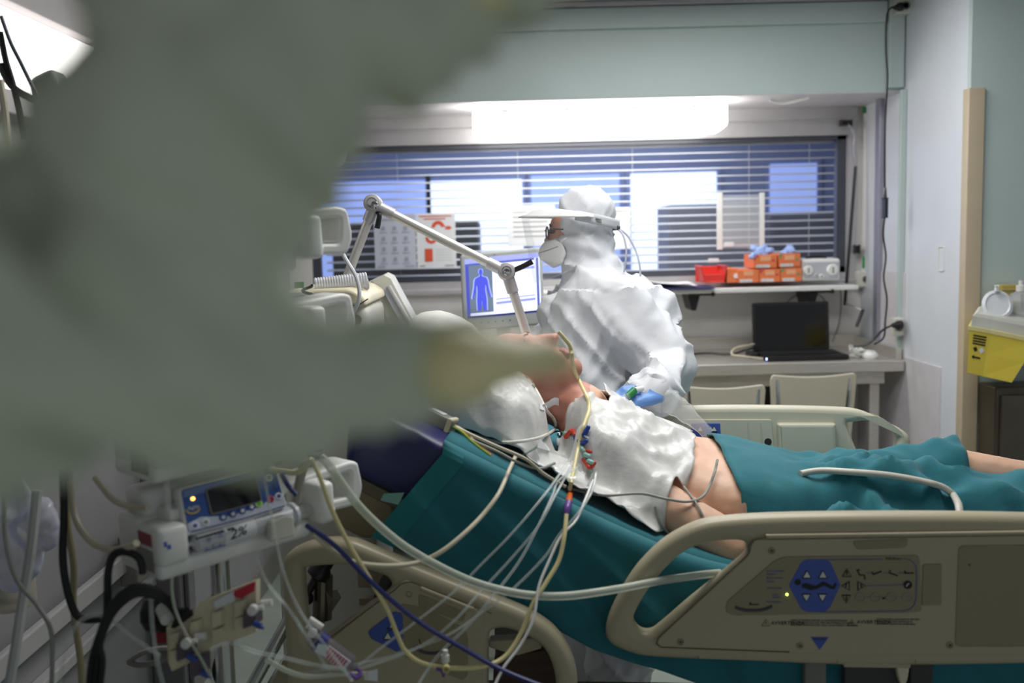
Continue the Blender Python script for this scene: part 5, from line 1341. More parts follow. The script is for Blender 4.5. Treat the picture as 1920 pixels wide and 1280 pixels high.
syr = pobj('syringe', MB().lathe(V((.058, .012, .042)), V((1, 0, 0)), [(.004, -.03), (.004, -.004), (.0155, 0), (.0165, .004), (.0165, .150), (.021, .151), (.021, .156)], 22), clear('syringe_barrel', (232, 234, 240), .72, .25), None, True)
pobj('syringe_label', MB().lathe(V((.096, .012, .042)), V((1, 0, 0)), [(.0169, 0), (.0169, .048)], 24), M_paper, syr, True)
pobj('marks', MB().text('10', frame(V((.070, -.0062, .046)), V((0, 0, 1)), V((-1, 0, 0)), V((0, -1, 0))), .009, .0002, 'CENTER').text('20', frame(V((.088, -.0062, .048)), V((0, 0, 1)), V((-1, 0, 0)), V((0, -1, 0))), .008, .0002, 'CENTER'), M_inkblue, syr)
pobj('tick_marks', MB().box((.062, -.006, .030), (.094, -.0052, .0315)).box((.065, -.0065, .031), (.0658, -.0055, .036)).box((.075, -.0065, .031), (.0758, -.0055, .038)).box((.085, -.0065, .031), (.0858, -.0055, .036)), M_inkblue, syr)
pobj('handwriting', MB().text('2%', frame(V((.101, -.0055, .043)), V((1, 0, .1)), V((0, 0, 1)), V((0, -1, 0))), .022, .0003, shear=.2), M_ink, syr)
pobj('plunger', MB().lathe(V((.214, .012, .042)), V((1, 0, 0)), [(.011, 0), (.011, .035), (.019, .036), (.019, .04)], 16), M_clear, syr)
pobj('barrel_clamp', MB().plate(rpoly([(.155, .018), (.196, .016), (.196, .050), (.178, .056), (.158, .050)], .005), [], frame(V((0, -.012, 0)), V((1, 0, 0)), V((0, 0, 1)), V((0, -1, 0))), .012, .003), M_offwhite, smooth=True)
pobj('drive_block', MB().rbox((.242, -.014, .018), (.272, .075, .090), .009, None, 3), M_white, smooth=True)
pobj('drive_button', MB().ell((.272, .0, .035), (.006, .006, .008), None, 8), M_white, None, True)
HM = frame(V((0, .05, 0)), V((1, 0, 0)), V((0, 0, 1)), V((0, -1, 0)))
pobj('handle', MB().plate(rpoly([(.19, .028), (.34, .020), (.352, .05), (.345, .098), (.33, .104), (.19, .092)], .012), [rpoly([(.21, .046), (.325, .040), (.330, .085), (.21, .076)], .008)], HM, .055, .006, 3), M_white, smooth=True)
PA = P(300, 1093, 1.50); PBp = P(652, 984, 1.76)
px_ = (PBp - PA).normalized(); py_ = V((-px_.y, px_.x, 0)).normalized(); py_ = (py_ - px_ * py_.dot(px_)).normalized(); pz_ = px_.cross(py_)
scl = (PBp - PA).length / .30
PMAT = frame(PA, px_, py_, pz_) @ Matrix.Scale(scl, 4) @ Matrix.Diagonal((1, 1, .86, 1))
pr_.matrix_world = PMAT
labs = ['white syringe pump above the one with the lit blue panel, its underside showing', 'white syringe pump third from the bottom of the rack, only its handle showing', 'white syringe pump fourth from the bottom, handle against the window', 'topmost white syringe pump of the rack, left of the posters']
for k_ in range(4):
    dup(pr_, Matrix.Translation((0, 0, .155 * (k_ + 1))) @ PMAT, labs[k_], skip=('handwriting',))
# rack behind the pumps
rk = thing('pump_rack', 'upright metal rack pole carrying the syringe pumps', 'rack', (PA.x + .10, PA.y + .22, 0))
rx, ry = PA.x + .02, PA.y + .24
obj('pole', MB().cyl((rx, ry, .05), (rx, ry, 1.85), .017, 14), M_chrome, rk, True)
obj('base', MB().rbox((rx - .2, ry - .2, .03), (rx + .2, ry + .2, .06), .02), M_grey, rk)
for k_ in range(5):
    c = PMAT @ V((.1, .115, .06)); z = c.z + .155 * k_
    obj('clamp', MB().rbox((min(rx, c.x) - .015, ry - .04, z - .02), (max(rx, c.x) + .015, ry + .02, z + .02), .004), M_dkgrey, rk)

# ------------------------------------------------------------ stopcock board with sensors
KY = 1.55
def K(px, py, dy=0): return P(px, py, KY + dy)
t = thing('transducer_board', 'beige plate with pressure transducers and white stopcocks below the lit pump', 'board', tuple(K(400, 1250)))
def slab(pts, th, dy=0, mb=None):
    mb = mb or MB(); o_ = [K(x, y, dy) for x, y in pts]; mb.rings([o_, [q_ + V((.3, .9, 0)).normalized() * th for q_ in o_]]); return mb
obj('plate', slab([(312, 1176), (330, 1158), (366, 1140), (376, 1128), (480, 1088), (480, 1185), (400, 1215), (372, 1235), (322, 1258), (315, 1240)], .012), M_cream, t)
obj('pink_card', slab([(432, 1112), (478, 1090), (476, 1108), (452, 1122), (440, 1118)], .002, -.004), M_pink, t)
obj('paper_strip', slab([(400, 1128), (438, 1108), (440, 1126), (404, 1142)], .002, -.004), M_paper, t)
obj('black_patch', slab([(320, 1176), (328, 1158), (348, 1148), (360, 1142), (361, 1154), (345, 1166), (328, 1178)], .002, -.004), M_black, t)
for x, y in ((356, 1168), (398, 1150), (398, 1182), (440, 1130), (440, 1160), (318, 1190), (318, 1222)):
    obj('clip_block', slab([(x, y), (x + 16, y - 5), (x + 16, y + 22), (x, y + 27)], .012, -.012), M_cream, t)
for x, y in ((330, 1207), (455, 1146), (356, 1238)):
    tr_ = obj('transducer', slab([(x, y), (x + 24, y - 9), (x + 25, y + 24), (x + 1, y + 33)], .02, -.02), mat('smoky_purple', (98, 86, 98), .35), t)
    obj('blue_tap', MB().cyl(K(x + 22, y + 22, -.025), K(x + 34, y + 28, -.03), .005).cyl(K(x + 32, y + 27, -.03), K(x + 40, y + 32, -.03), .0025), M_blue, tr_)
for x, y in ((352, 1203), (476, 1141)):
    s_ = obj('stopcock', MB().lathe(K(x, y, -.03), V((0, -1, .1)), [(.008, 0), (.008, .012), (.004, .013)], 14).cyl(K(x + 3, y - 1, -.033), K(x + 18, y - 3, -.033), .004).cyl(K(x + 14, y - 10, -.02), K(x + 34, y - 12, -.02), .0055), M_white, t, True)
obj('clamp_knob', MB().lathe(K(282, 1150, .05), V((1, -.3, .1)), [(.028, 0), (.031, .006), (.031, .03), (.02, .035), (.01, .036), (.01, .07)], 10), M_black, t)
obj('knob_stub', MB().cyl(K(306, 1140, .02), K(316, 1160, 0), .013), M_white, t, True)
obj('mount_rod', MB().cyl(K(372, 1142, .02), K(402, 1120, .02), .007), M_chrome, t, True)
obj('red_flag', slab([(285, 1170), (314, 1190), (316, 1206), (290, 1206)], .003, .05), mat('dark_red', (140, 26, 40), .5), t)

# ------------------------------------------------------------ blood-sampling syringe with red stripes
t = thing('striped_syringe', 'clear syringe with red striped label hanging by the tilted siderail', 'syringe', tuple(P(630, 1225, 1.66)))
a = P(590, 1196, 1.62); c = P(668, 1254, 1.62); d = c - a
obj('barrel', MB().lathe(a, d, [(.006, -.01), (.0155, .0), (.016, d.length * .85), (.008, d.length * .88), (.006, d.length)], 20), clear('smoky_barrel', (150, 140, 150), .5, .15), t, True)
nrm_ = d.normalized().cross(V((0, -1, 0))).normalized()
def st(s_, o_): return a + d * s_ + nrm_ * o_ + V((0, -.0172, 0))
wl = obj('label', MB().hexa([st(.28, -.012), st(.80, -.012), st(.80, -.012) + V((0, .002, 0)), st(.28, -.012) + V((0, .002, 0)), st(.28, .009), st(.80, .009), st(.80, .009) + V((0, .002, 0)), st(.28, .009) + V((0, .002, 0))]), M_paper, t)
for i in range(7): obj('stripe', MB().poly([st(.32 + i * .065, -.011) + V((0, -.001, 0)), st(.35 + i * .065, -.011) + V((0, -.001, 0)), st(.35 + i * .065, .008) + V((0, -.001, 0)), st(.32 + i * .065, .008) + V((0, -.001, 0))]), mat('stripe_red', (206, 40, 74), .5), wl)
obj('blue_collar', MB().lathe(a + d * .06, d, [(.0175, 0), (.0175, .014)], 18), mat('deep_blue', (40, 52, 130), .4), t, True)
obj('tap', MB().cyl(P(578, 1172, 1.62), P(594, 1194, 1.62), .006).cyl(P(580, 1160, 1.62), P(604, 1176, 1.62), .0055).lathe(P(588, 1182, 1.62), V((0, -1, 0)), [(.008, 0), (.008, .012)], 12), M_white, t, True)
obj('paper_tag', MB().hexa([P(x, y, Y) for x, y, Y in ((590, 1222, 1.59), (612, 1232, 1.59), (612, 1232, 1.592), (590, 1222, 1.592), (597, 1206, 1.59), (612, 1210, 1.59), (612, 1210, 1.592), (597, 1206, 1.592))]), M_paper, t)
obj('tail', MB().tube([c, P(676, 1262, 1.61), P(668, 1270, 1.6), P(655, 1262, 1.6)], .004, 6), M_purple, t)

# ------------------------------------------------------------ headwall on the left
M_hw = mat('headwall_grey', (176, 170, 172), .45, .2, var=.04)
t = thing('headwall_unit', 'grey wall-mounted service beam with lit panel at the top left', 'headwall', (XL + .1, 3.0, 1.9))
b = MB(); b.rbox((XL, 1.5, 2.12), (XL + .13, 4.4, 2.24), .006); b.rbox((XL, 1.5, 2.02), (XL + .06, 4.4, 2.12), .004); obj('beam', b, M_hw, t)
obj('lower_channel', MB().rbox((XL, 1.5, 1.78), (XL + .07, 4.4, 1.83), .004), M_hw, t)
obj('light_panel', MB().rbox((XL + .01, 1.9, 1.84), (XL + .05, 2.62, 2.01), .008), mat('headwall_lamp', (255, 252, 246), .5, emit=1.4), t)
obj('end_plate', MB().rbox((XL + .005, 2.63, 1.84), (XL + .045, 3.0, 2.02), .006), M_cream, t)
obj('ceiling_beam', MB().rbox((XL, 2.3, 2.40), (-.35, 2.6, ZC), .005).rbox((XL, 2.35, 2.33), (-.35, 2.55, 2.40), .004), M_hw, t)
obj('brown_gap', MB().box((XL + .002, 2.6, 2.26), (XL + .02, 4.3, 2.48)), M_brown, t)
t = thing('wall_rail', 'grey equipment rail along the left wall with a clamp', 'rail', (XL, 2.5, .64))
obj('bar', MB().rbox((XL + .02, .9, .62), (XL + .04, 4.5, .67), .004), M_alumatt, t)
obj('bar', MB().rbox((XL, .9, .50), (XL + .03, 4.5, .53), .004), M_alumatt, t)
obj('clamp', MB().rbox((XL + .02, 2.62, .58), (XL + .07, 2.70, .72), .006).lathe((XL + .07, 2.66, .7), V((1, -.3, 0)), [(.02, 0), (.02, .03)], 12), M_grey, t)
struct('baseboard_left', MB().box((XL, -.2, 0), (XL + .012, YB, .12)), M_grey)
t = thing('corner_column', 'grey upright aluminium column against the left wall', 'column', (XL + .05, 3.0, 0))
obj('profile', MB().rbox((XL + .0, 2.86, .0), (XL + .10, 2.98, 2.02), .008).rbox((XL + .10, 2.89, 0), (XL + .115, 2.95, 2.0), .004), mat('column_grey', (128, 126, 128), .4, .4), t)
obj('joint_plate', MB().rbox((XL + .1, 2.88, .55), (XL + .125, 2.96, .75), .004), M_alumatt, t)
# plastic bag
m_ = MB(); bc = P(30, 985, 1.75)
for k_ in range(8): m_.ell(bc + V((random.uniform(-.03, .03), random.uniform(-.02, .02), random.uniform(-.07, .07))), (.045, .03, .05), None, 8)
m_ = remesh(m_, .006, 2); wrinkle(m_, lambda v_: .014 * ridged(v_, (22, 22, 16), 3) + .004 * fbm(v_, 60))
tag(obj('plastic_bag', m_, clear('bag_film', (214, 216, 232), .45, .12), None, 60), 'crumpled clear plastic bag hanging at the left edge', 'bag')
t = thing('fluid_bottle', 'cloudy bottle below the plastic bag at the left edge', 'bottle', tuple(P(20, 1150, 1.8)))
obj('body', MB().lathe(P(22, 1140, 1.85), V((0, 0, 1)), [(.03, 0), (.045, .01), (.045, .13), (.02, .16)], 18), clear('cloudy_bottle', (180, 176, 160), .6, .3), t, True)
obj('neck', MB().lathe(P(22, 1140, 1.85) + V((0, 0, .16)), V((0, 0, 1)), [(.02, 0), (.02, .03)], 14), M_clear, t)

# ------------------------------------------------------------ tubes and cables
tb = tubeobj
def stube(name, pts, r, m_, label, cat='cable', n=8, lift=None, group=None):
    """tube that follows the cloth and skin under it; points with a depth of their own hang free"""
    on = [V((q_[0], q_[1], 0)) for q_ in pts if len(q_) == 2]; free = [P(*q_) for q_ in pts if len(q_) == 3]
    px, _ = catmull(on, 5); ds = []
    for q_ in px:
        d = ray(q_.x, q_.y); h = T_cloth.ray_cast(CAM, d.normalized()); ds.append((h[0] - CAM).length if h[0] else (ds[-1] if ds else 2))
    k_ = len(ds); mn = [min(ds[max(0, i - 2):i + 3]) for i in range(k_)]; av = [sum(mn[max(0, i - 3):i + 4]) / len(mn[max(0, i - 3):i + 4]) for i in range(k_)]
    P3 = [CAM + ray(q_.x, q_.y).normalized() * (min(a_, d_) - (lift or r * 1.2)) for q_, a_, d_ in zip(px, av, ds)]
    return tag(obj(name, MB().tube(P3 + free, r, n, step=2), m_, None, True), label, cat, group)
stube('feeding_tube', [(1047, 622), (1058, 634), (1070, 652), (1076, 690), (1090, 722), (1103, 750), (1104, 770), (1094, 800), (1084, 840), (1074, 890), (1068, 918)], .0042, M_tubeyel, "yellow feeding tube running from the patient's nose over the white drape", 'tube', lift=.012)
t = thing('tube_connector', 'orange and purple connector on the yellow tube over the teal sheet', 'connector', tuple(P(1066, 940, 1.82)))
obj('orange_half', MB().tube([S(1073, 912, .012), S(1068, 930, .012), S(1066, 942, .014)], .006, 10, rr=[.0045, .006, .007]), M_orangepl, t, True)
obj('purple_half', MB().tube([S(1066, 942, .014), S(1064, 952, .016), S(1062, 966, .02)], .007, 10, rr=[.0075, .007, .005]), M_purple, t, True)
tb('feeding_line', [(1062, 964, 1.79), (1058, 1005, 1.76), (1048, 1050, 1.74), (1025, 1090, 1.72), (1000, 1130, 1.70), (975, 1190, 1.68), (945, 1232, 1.66), (900, 1250, 1.64), (840, 1252, 1.64), (790, 1242, 1.64), (760, 1220, 1.64), (745, 1190, 1.64), (725, 1140, 1.64), (690, 1080, 1.64), (660, 1030, 1.62), (636, 985, 1.60), (618, 945, 1.58), (600, 895, 1.56), (585, 862, 1.56)], .0040, M_tubeyel, 'long yellow feeding line looping across the tilted siderail', 'tube')
t = thing('three_way_tap', 'white and purple three-way tap on the yellow line', 'tap', tuple(P(836, 1252, 1.63)))
obj('port', MB().cyl(P(835, 1248, 1.63), P(835, 1218, 1.63), .0045).lathe(P(835, 1240, 1.63), V((0, 0, 1)), [(.007, 0), (.007, .012)], 10), M_white, t, True)
obj('ring', MB().lathe(P(837, 1251, 1.62), V((0, -1, 0)), [(.0065, 0), (.0065, .01), (.003, .01), (.003, .006)], 14), mat('olive_ring', (190, 180, 120), .4), t, True)
obj('wing', MB().tube([P(818, 1253, 1.625), P(828, 1257, 1.625), P(832, 1268, 1.625)], .003, 6).tube([P(842, 1256, 1.625), P(832, 1262, 1.625)], .003, 6), M_purple, t, True)
tb('drain_tube', [(602, 858, 1.60), (615, 870, 1.60), (640, 905, 1.62), (670, 945, 1.64), (710, 985, 1.66), (760, 1025, 1.67), (820, 1060, 1.68), (880, 1088, 1.69), (940, 1106, 1.70), (1000, 1116, 1.71), (1060, 1117, 1.72), (1120, 1110, 1.73), (1180, 1100, 1.76), (1240, 1088, 1.78), (1310, 1078, 1.80), (1350, 1074, 1.82)], .0075, M_cleartube, 'thick milky drain tube sweeping across in front of the teal sheet', 'tube', 10)
tb('monitor_cable', [(968, 852, 1.98), (955, 880, 1.9), (935, 925, 1.82), (905, 965, 1.78), (870, 1000, 1.74), (830, 1032, 1.71), (790, 1052, 1.70), (745, 1060, 1.68), (690, 1058, 1.66), (650, 1048, 1.64), (615, 1025, 1.60), (585, 1000, 1.57)], .0042, M_tubeivory, 'ivory monitor cable drooping from the drape to the lit pump')
tb('patient_cable', [(575, 985, 1.56), (625, 1020, 1.60), (680, 1075, 1.63), (740, 1130, 1.645), (800, 1175, 1.645), (860, 1210, 1.645), (930, 1250, 1.64), (1000, 1280, 1.62), (1060, 1300, 1.6)], .0042, M_tubenavy, 'dark blue cable running diagonally over the tilted siderail')
for i, (pts, lab_) in enumerate((
    ([(1062, 870, 1.95), (1030, 915, 1.86), (990, 965, 1.80), (950, 1010, 1.76), (905, 1055, 1.73), (850, 1110, 1.70), (780, 1165, 1.67), (720, 1210, 1.65), (670, 1250, 1.63)], 'thin clear infusion line, leftmost of the bundle crossing the teal sheet'),
    ([(1072, 872, 1.95), (1040, 930, 1.86), (1010, 985, 1.80), (960, 1045, 1.76), (900, 1110, 1.71), (850, 1165, 1.67), (790, 1210, 1.65), (700, 1245, 1.63), (640, 1262, 1.62)], 'thin clear infusion line, second from left of the bundle crossing the teal sheet'),
    ([(1085, 875, 1.94), (1048, 900, 1.9), (1035, 930, 1.86), (1012, 980, 1.80), (975, 1050, 1.75), (930, 1110, 1.71), (880, 1170, 1.67), (820, 1230, 1.64), (780, 1290, 1.6)], 'thin clear infusion line, third from left of the bundle crossing the teal sheet'),
    ([(1118, 885, 1.93), (1110, 920, 1.86), (1085, 960, 1.81), (1050, 1000, 1.78), (1020, 1045, 1.75), (960, 1105, 1.71), (900, 1150, 1.68), (840, 1190, 1.65), (750, 1225, 1.63), (640, 1250, 1.62), (560, 1262, 1.6)], 'thin clear infusion line, rightmost of the bundle crossing the teal sheet'))):
    tb('infusion_line', pts, .0026, M_clearthin, lab_, 'tube', 6, 'clear infusion lines over the sheet')
tb('white_line', [(1112, 900, 1.92), (1098, 935, 1.85), (1080, 975, 1.80), (1052, 1005, 1.77), (1030, 1050, 1.74), (1010, 1100, 1.71), (1000, 1160, 1.68), (975, 1210, 1.66), (945, 1250, 1.64), (925, 1290, 1.62)], .0026, M_white, 'thin white line falling beside the yellow feeding line', 'tube', 6)
t = thing('line_label', 'small white tape flag on the clear lines at the bottom', 'tape', tuple(P(692, 1268, 1.62)))
obj('tape', MB().hexa([P(x, y, Y) for x, y, Y in ((683, 1274, 1.615), (708, 1277, 1.615), (708, 1277, 1.617), (683, 1274, 1.617), (684, 1259, 1.615), (708, 1254, 1.615), (708, 1254, 1.617), (684, 1259, 1.617))]), M_paper, t)
obj('flag_fold', MB().poly([P(683, 1274, 1.614), P(690, 1274, 1.614), P(690, 1259, 1.614), P(683, 1260, 1.614)]), M_pale, t)
# lines near neck and drape
stube('jugular_line', [(998, 720), (1010, 740), (1024, 768), (1038, 785), (1042, 800), (1030, 812), (1005, 822), (970, 828), (930, 828), (890, 815)], .0036, mat('pale_line', (214, 214, 206), .4), "pale line taped below the patient's ear, looping to the left", 'tube', lift=.008)
stube('sensor_cable', [(1010, 885), (1060, 912), (1130, 928), (1200, 925), (1250, 935), (1290, 940), (1320, 928), (1338, 890), (1345, 862)], .0030, M_tubegrey, "grey sensor cable crossing the drape to the patient's bare side", lift=.008)
stube('electrode_lead', [(1282, 912), (1300, 935), (1312, 955), (1320, 972)], .0026, M_tubegrey, "short grey electrode lead on the patient's bare flank")
stube('electrode_lead', [(1228, 950), (1235, 970), (1245, 990), (1254, 1000)], .0028, M_tubegrey, 'short grey electrode lead just below the drape corner')
stube('green_lead', [(1060, 812), (1045, 808), (1030, 815), (1010, 835), (985, 850), (960, 862)], .0024, mat('grey_green_lead', (120, 140, 132), .4), 'thin grey-green lead between the drape and the monitor cable')
t = thing('sensor_box', 'grey cable junction box with white label beside the navy mattress end', 'box', tuple(P(830, 790, 1.95)))
c = PW(852, 799, .055); a = PW(782, 766, .075); d = (c - a).normalized(); n_ = V((0, 0, 1)) - d * d.z; n_.normalize()
SM = frame(a, d, V((0, 1, 0)) - d * d.y, d.cross(V((0, 1, 0)) - d * d.y).normalized())
L_ = (c - a).length
obj('casing', MB().rbox((0, -.02, -.012), (L_, .02, .012), .004, SM), M_grey, t)
obj('label', MB().rbox((.03, -.012, .012), (.06, .012, .0135), .0005, SM), M_paper, t)
obj('clear_clip', MB().rbox((L_ - .012, -.022, -.014), (L_ - .002, .022, .014), .003, SM), M_cream, t)
for i, col_ in enumerate(((80, 140, 60), (220, 200, 60), (200, 60, 50), (220, 220, 220))):
    obj('lead', MB().tube([SM @ V((L_, -.012 + i * .008, 0)), SM @ V((L_ + .02, -.012 + i * .008, -.002)), SM @ V((L_ + .05, -.01 + i * .006, -.012)), SM @ V((L_ + .09, -.008 + i * .005, -.02))], .0022, 6), mat('lead_%d' % i, col_, .4), t, True)
def near_edge(pts): return [PW(x, y, wv) for x, y, wv in pts]
tag(obj('lead_cable', MB().tube(near_edge([(852, 799, .055), (890, 818, .05), (935, 838, .05), (985, 860, .05), (1020, 888, .06), (1060, 912, .08)]), .0034, 8), M_tubeivory, None, True), 'ivory lead cable running along the upper edge of the teal sheet', 'cable')
tag(obj('lead_cable', MB().tube(near_edge([(852, 797, .055), (880, 822, .045), (930, 845, .042), (970, 866, .045), (1010, 878, .06), (1040, 868, .10)]), .0028, 8), M_tubegrey, None, True), 'thin grey lead sagging below the ivory lead cable on the teal sheet', 'cable')
# stopcock cluster on the drape
t = thing('stopcock_cluster', 'cluster of red and blue stopcocks lying on the white drape', 'stopcock', tuple(P(1090, 840, 1.97)))
def CP(x, y, l_=.008): return S(x, y, l_)
for x, y, dx, dy, m_, r_ in ((1062, 818, 8, -10, 'red', .006), (1072, 808, 8, 6, 'red', .006), (1095, 815, 8, -14, 'blue', .006), (1078, 822, 10, 6, 'blue', .006), (1090, 832, 9, -5, 'blue', .006), (1098, 845, 10, 2, 'red', .004), (1095, 862, 10, 14, 'red', .006), (1106, 876, 8, -8, 'red', .006)):
    obj('red_tap' if m_ == 'red' else 'blue_tap', MB().cap(CP(x, y), CP(x + dx, y + dy, .012), r_, r_ * .8), mat('tap_red', (206, 62, 40), .35) if m_ == 'red' else mat('tap_blue', (30, 60, 150), .35), t, True)
obj('manifold', MB().tube([CP(1058, 812), CP(1075, 822), CP(1090, 838), CP(1098, 858), CP(1108, 885)], .006, 8), clear('aqua_clear', (190, 220, 210), .5, .15), t, True)
for x, y in ((1088, 842), (1098, 852), (1104, 864)): obj('aqua_cap', MB().cap(CP(x, y, .014), CP(x + 6, y + 3, .014), .005, .005), mat('aqua_cap_m', (150, 196, 190), .4), t, True)
obj('bridge_line', MB().tube([CP(1058, 812), CP(1075, 812, .014), CP(1098, 818, .016), CP(1108, 826, .014), CP(1112, 850), CP(1114, 878), CP(1104, 905), CP(1095, 930)], .0022, 6), M_clearthin, t)
t = thing('film_bag', 'clear film pouch with white label under the stopcocks', 'pouch', tuple(P(1030, 860, 1.97)))
m_ = MB()
m_.grid(lambda u_, v_: S(1000 + 90 * u_ + 10 * v_, 836 + 38 * v_ + 34 * u_, .022 + .012 * sin(pi * u_) * sin(pi * v_)), 14, 10)
obj('film', m_, M_film, t, 60)
obj('label', MB().hexa([S(x, y, l_) for x, y, l_ in ((1007, 838, .042), (1030, 845, .042), (1030, 845, .04), (1007, 838, .04), (1013, 822, .042), (1035, 828, .042), (1035, 828, .04), (1013, 822, .04))]), M_paper, t)
tag(obj('tape_patch', MB().grid(lambda u_, v_: S(1012 + 36 * u_, 752 + 14 * v_ - 4 * u_ + 4 * sin(6 * u_), .006 + .003 * sin(5 * u_)), 8, 4), M_paper, None, 60), "crumpled white tape patch below the patient's ear", 'tape')
# plastic sleeve and catheter in the gloved hand
def slv(u_, v_):
    c0 = N(1225, 738, -.50).lerp(P(1330, 815, 2.42), u_); a_ = 2 * pi * v_
    r_ = .020 + .006 * sin(5 * u_) + .005 * noise.noise(V((u_ * 9, v_ * 6, 1)))
    return c0 + V((.55, 0, .83)) * r_ * cos(a_) * 1.1 + V((0, 1, 0)) * r_ * sin(a_) * .5 + V((0, 0, .012 * sin(pi * u_)))
tag(obj('plastic_sleeve', MB().grid(slv, 30, 16), M_film, None, 60), 'clear crinkled plastic sleeve trailing from the blue glove to the blanket', 'sleeve')
t = thing('suction_catheter', 'clear catheter with green collar held in the blue gloved hand', 'catheter', tuple(N(1180, 750, -.56)))
obj('clear_body', MB().cyl(N(1150, 765, -.60), N(1178, 742, -.58), .009, 12).cyl(N(1140, 768, -.61), N(1152, 763, -.60), .006, 10), M_clear, t, True)
obj('green_collar', MB().cyl(N(1177, 743, -.58), N(1190, 731, -.57), .0095, 12), M_green, t, True)
obj('white_tip', MB().cyl(N(1190, 731, -.57), N(1204, 728, -.55), .007, 10), M_white, t, True)
# urine tube on the blanket
stube('ribbed_hose', [(1500, 888), (1540, 882), (1600, 885), (1660, 890), (1720, 900), (1765, 912), (1788, 928), (1797, 945, 1.86), (1799, 962, 1.82), (1799, 985, 1.80)], .0072, mat('pale_hose', (200, 196, 186), .35), 'pale hose lying on the blanket and bending down over the near siderail', 'tube', 10, lift=.009)
# coiled black cords at the rack, loops of cable
def coil(name, p0, p1, r_, turns, lab_):
    p0 = P(*p0); p1 = P(*p1); n = turns * 10; pts = []
    for i in range(n + 1):
        q_ = p0.lerp(p1, i / n); a_ = 2 * pi * turns * i / n; pts.append(q_ + V((r_ * cos(a_), r_ * sin(a_), 0)))
    tag(obj(name, MB().tube(pts, .0035, 6, smooth=False), M_black, None, True), lab_, 'cord')
coil('coiled_cord', (516, 868, 1.90), (524, 960, 1.90), .011, 6, 'black coiled cord hanging right of the lit pump panel')
coil('coiled_cord', (590, 845, 1.88), (606, 905, 1.88), .013, 5, 'black coiled cord hanging above the handle of the lit pump')
coil('coiled_cord', (575, 535, 2.28), (588, 590, 2.28), .012, 3, 'short black coiled cord in front of the ventilator label')
tb('thick_cable', [(118, 880, 1.6), (120, 960, 1.6), (118, 1050, 1.6), (130, 1120, 1.6), (150, 1158, 1.6), (190, 1160, 1.6)], .0065, M_blackrub, 'thick black cable hanging straight at the far left', 'cable', 8)
for i, (x, lab_) in enumerate(((0, 'black cable arching under the lit pump, outermost of three'), (10, 'black cable arching under the lit pump, middle of three'), (20, 'black cable arching under the lit pump, innermost of three'))):
    tb('looped_cable', [(338, 1160 + i * 4, 1.55), (320, 1130 + i * 3, 1.53), (290, 1105 + x * .6, 1.5), (250, 1100 + x * .8, 1.48), (212, 1130 + x, 1.47), (188, 1185 + x, 1.46), (172 + x, 1240, 1.46), (166 + x, 1300, 1.46)], .0052, M_blackrub, lab_, 'cable', 8, 'black cables under the lit pump')
tb('pump_cable', [(268, 1075, 1.5), (262, 1048, 1.5), (240, 1035, 1.5), (215, 1038, 1.5), (203, 1070, 1.5), (202, 1120, 1.5), (200, 1170, 1.5)], .0062, M_blackrub, 'black cable curling down from the left end of the lit pump', 'cable')
tb('ivory_tube', [(130, 870, 1.62), (138, 960, 1.62), (165, 1010, 1.58), (205, 1030, 1.55), (240, 1025, 1.5), (256, 1018, 1.48)], .0055, M_tubeivory, 'ivory cable looping to the left end of the lit pump', 'cable')
tb('ivory_lead', [(178, 895, 1.62), (210, 935, 1.6), (245, 950, 1.56), (278, 950, 1.52)], .0050, M_tubeivory, 'ivory lead curving behind the lit pump body', 'cable')
tb('flat_strap', [(122, 880, 1.66), (126, 980, 1.66), (138, 1060, 1.66), (138, 1140, 1.66), (150, 1230, 1.66), (155, 1300, 1.66)], .006, mat('khaki_strap', (150, 140, 108), .5), 'khaki strap hanging beside the thick black cable', 'strap')
tb('white_pole_tube', [(70, 920, 1.7), (58, 1030, 1.68), (42, 1130, 1.66), (30, 1210, 1.64), (15, 1300, 1.62)], .009, mat('dull_white', (176, 178, 178), .4), 'slanting white tube in the lower left corner', 'tube')
tb('grey_line', [(8, 920, 1.6), (10, 1010, 1.6), (30, 1085, 1.6), (70, 1135, 1.6), (95, 1180, 1.58), (98, 1240, 1.58), (96, 1300, 1.58)], .0038, M_tubegrey, 'thin grey line curving in the lower left corner', 'tube')
tb('clear_loop', [(110, 1300, 1.5), (122, 1220, 1.5), (145, 1170, 1.5), (175, 1153, 1.5), (205, 1160, 1.5), (250, 1195, 1.5), (300, 1230, 1.5)], .0034, M_clearthin, 'clear line arching in the lower left corner', 'tube', 6)
tb('drip_line', [(282, 1080, 1.51), (284, 1150, 1.50), (290, 1210, 1.50), (300, 1260, 1.50), (312, 1300, 1.50)], .0038, M_clearthin, 'clear drip line hanging from the left end of the lit pump', 'tube', 6)
tb('syringe_line', [(352, 1045, 1.545), (332, 1060, 1.53), (322, 1090, 1.52), (328, 1140, 1.52), (350, 1190, 1.52), (380, 1240, 1.52), (410, 1300, 1.52)], .0026, M_cleartube, 'thin pale line falling from the loaded syringe', 'tube', 6)
tb('vertical_line', [(310, 780, 1.53), (312, 880, 1.53), (316, 960, 1.52)], .0050, M_clearthin, 'clear line hanging in front of the lit pump, left of its panel', 'tube', 6)
tb('vertical_line', [(480, 820, 1.62), (496, 900, 1.62), (512, 980, 1.61), (528, 1060, 1.60), (560, 1140, 1.60), (610, 1210, 1.55), (660, 1275, 1.58)], .0030, M_clearthin, 'clear line crossing the right edge of the lit pump panel', 'tube', 6)
tb('crossing_line', [(480, 1042, 1.62), (500, 1090, 1.61), (540, 1140, 1.55), (580, 1200, 1.58), (620, 1262, 1.6)], .0030, M_clearthin, 'clear line falling from the barrel clamp of the lit pump', 'tube', 6)
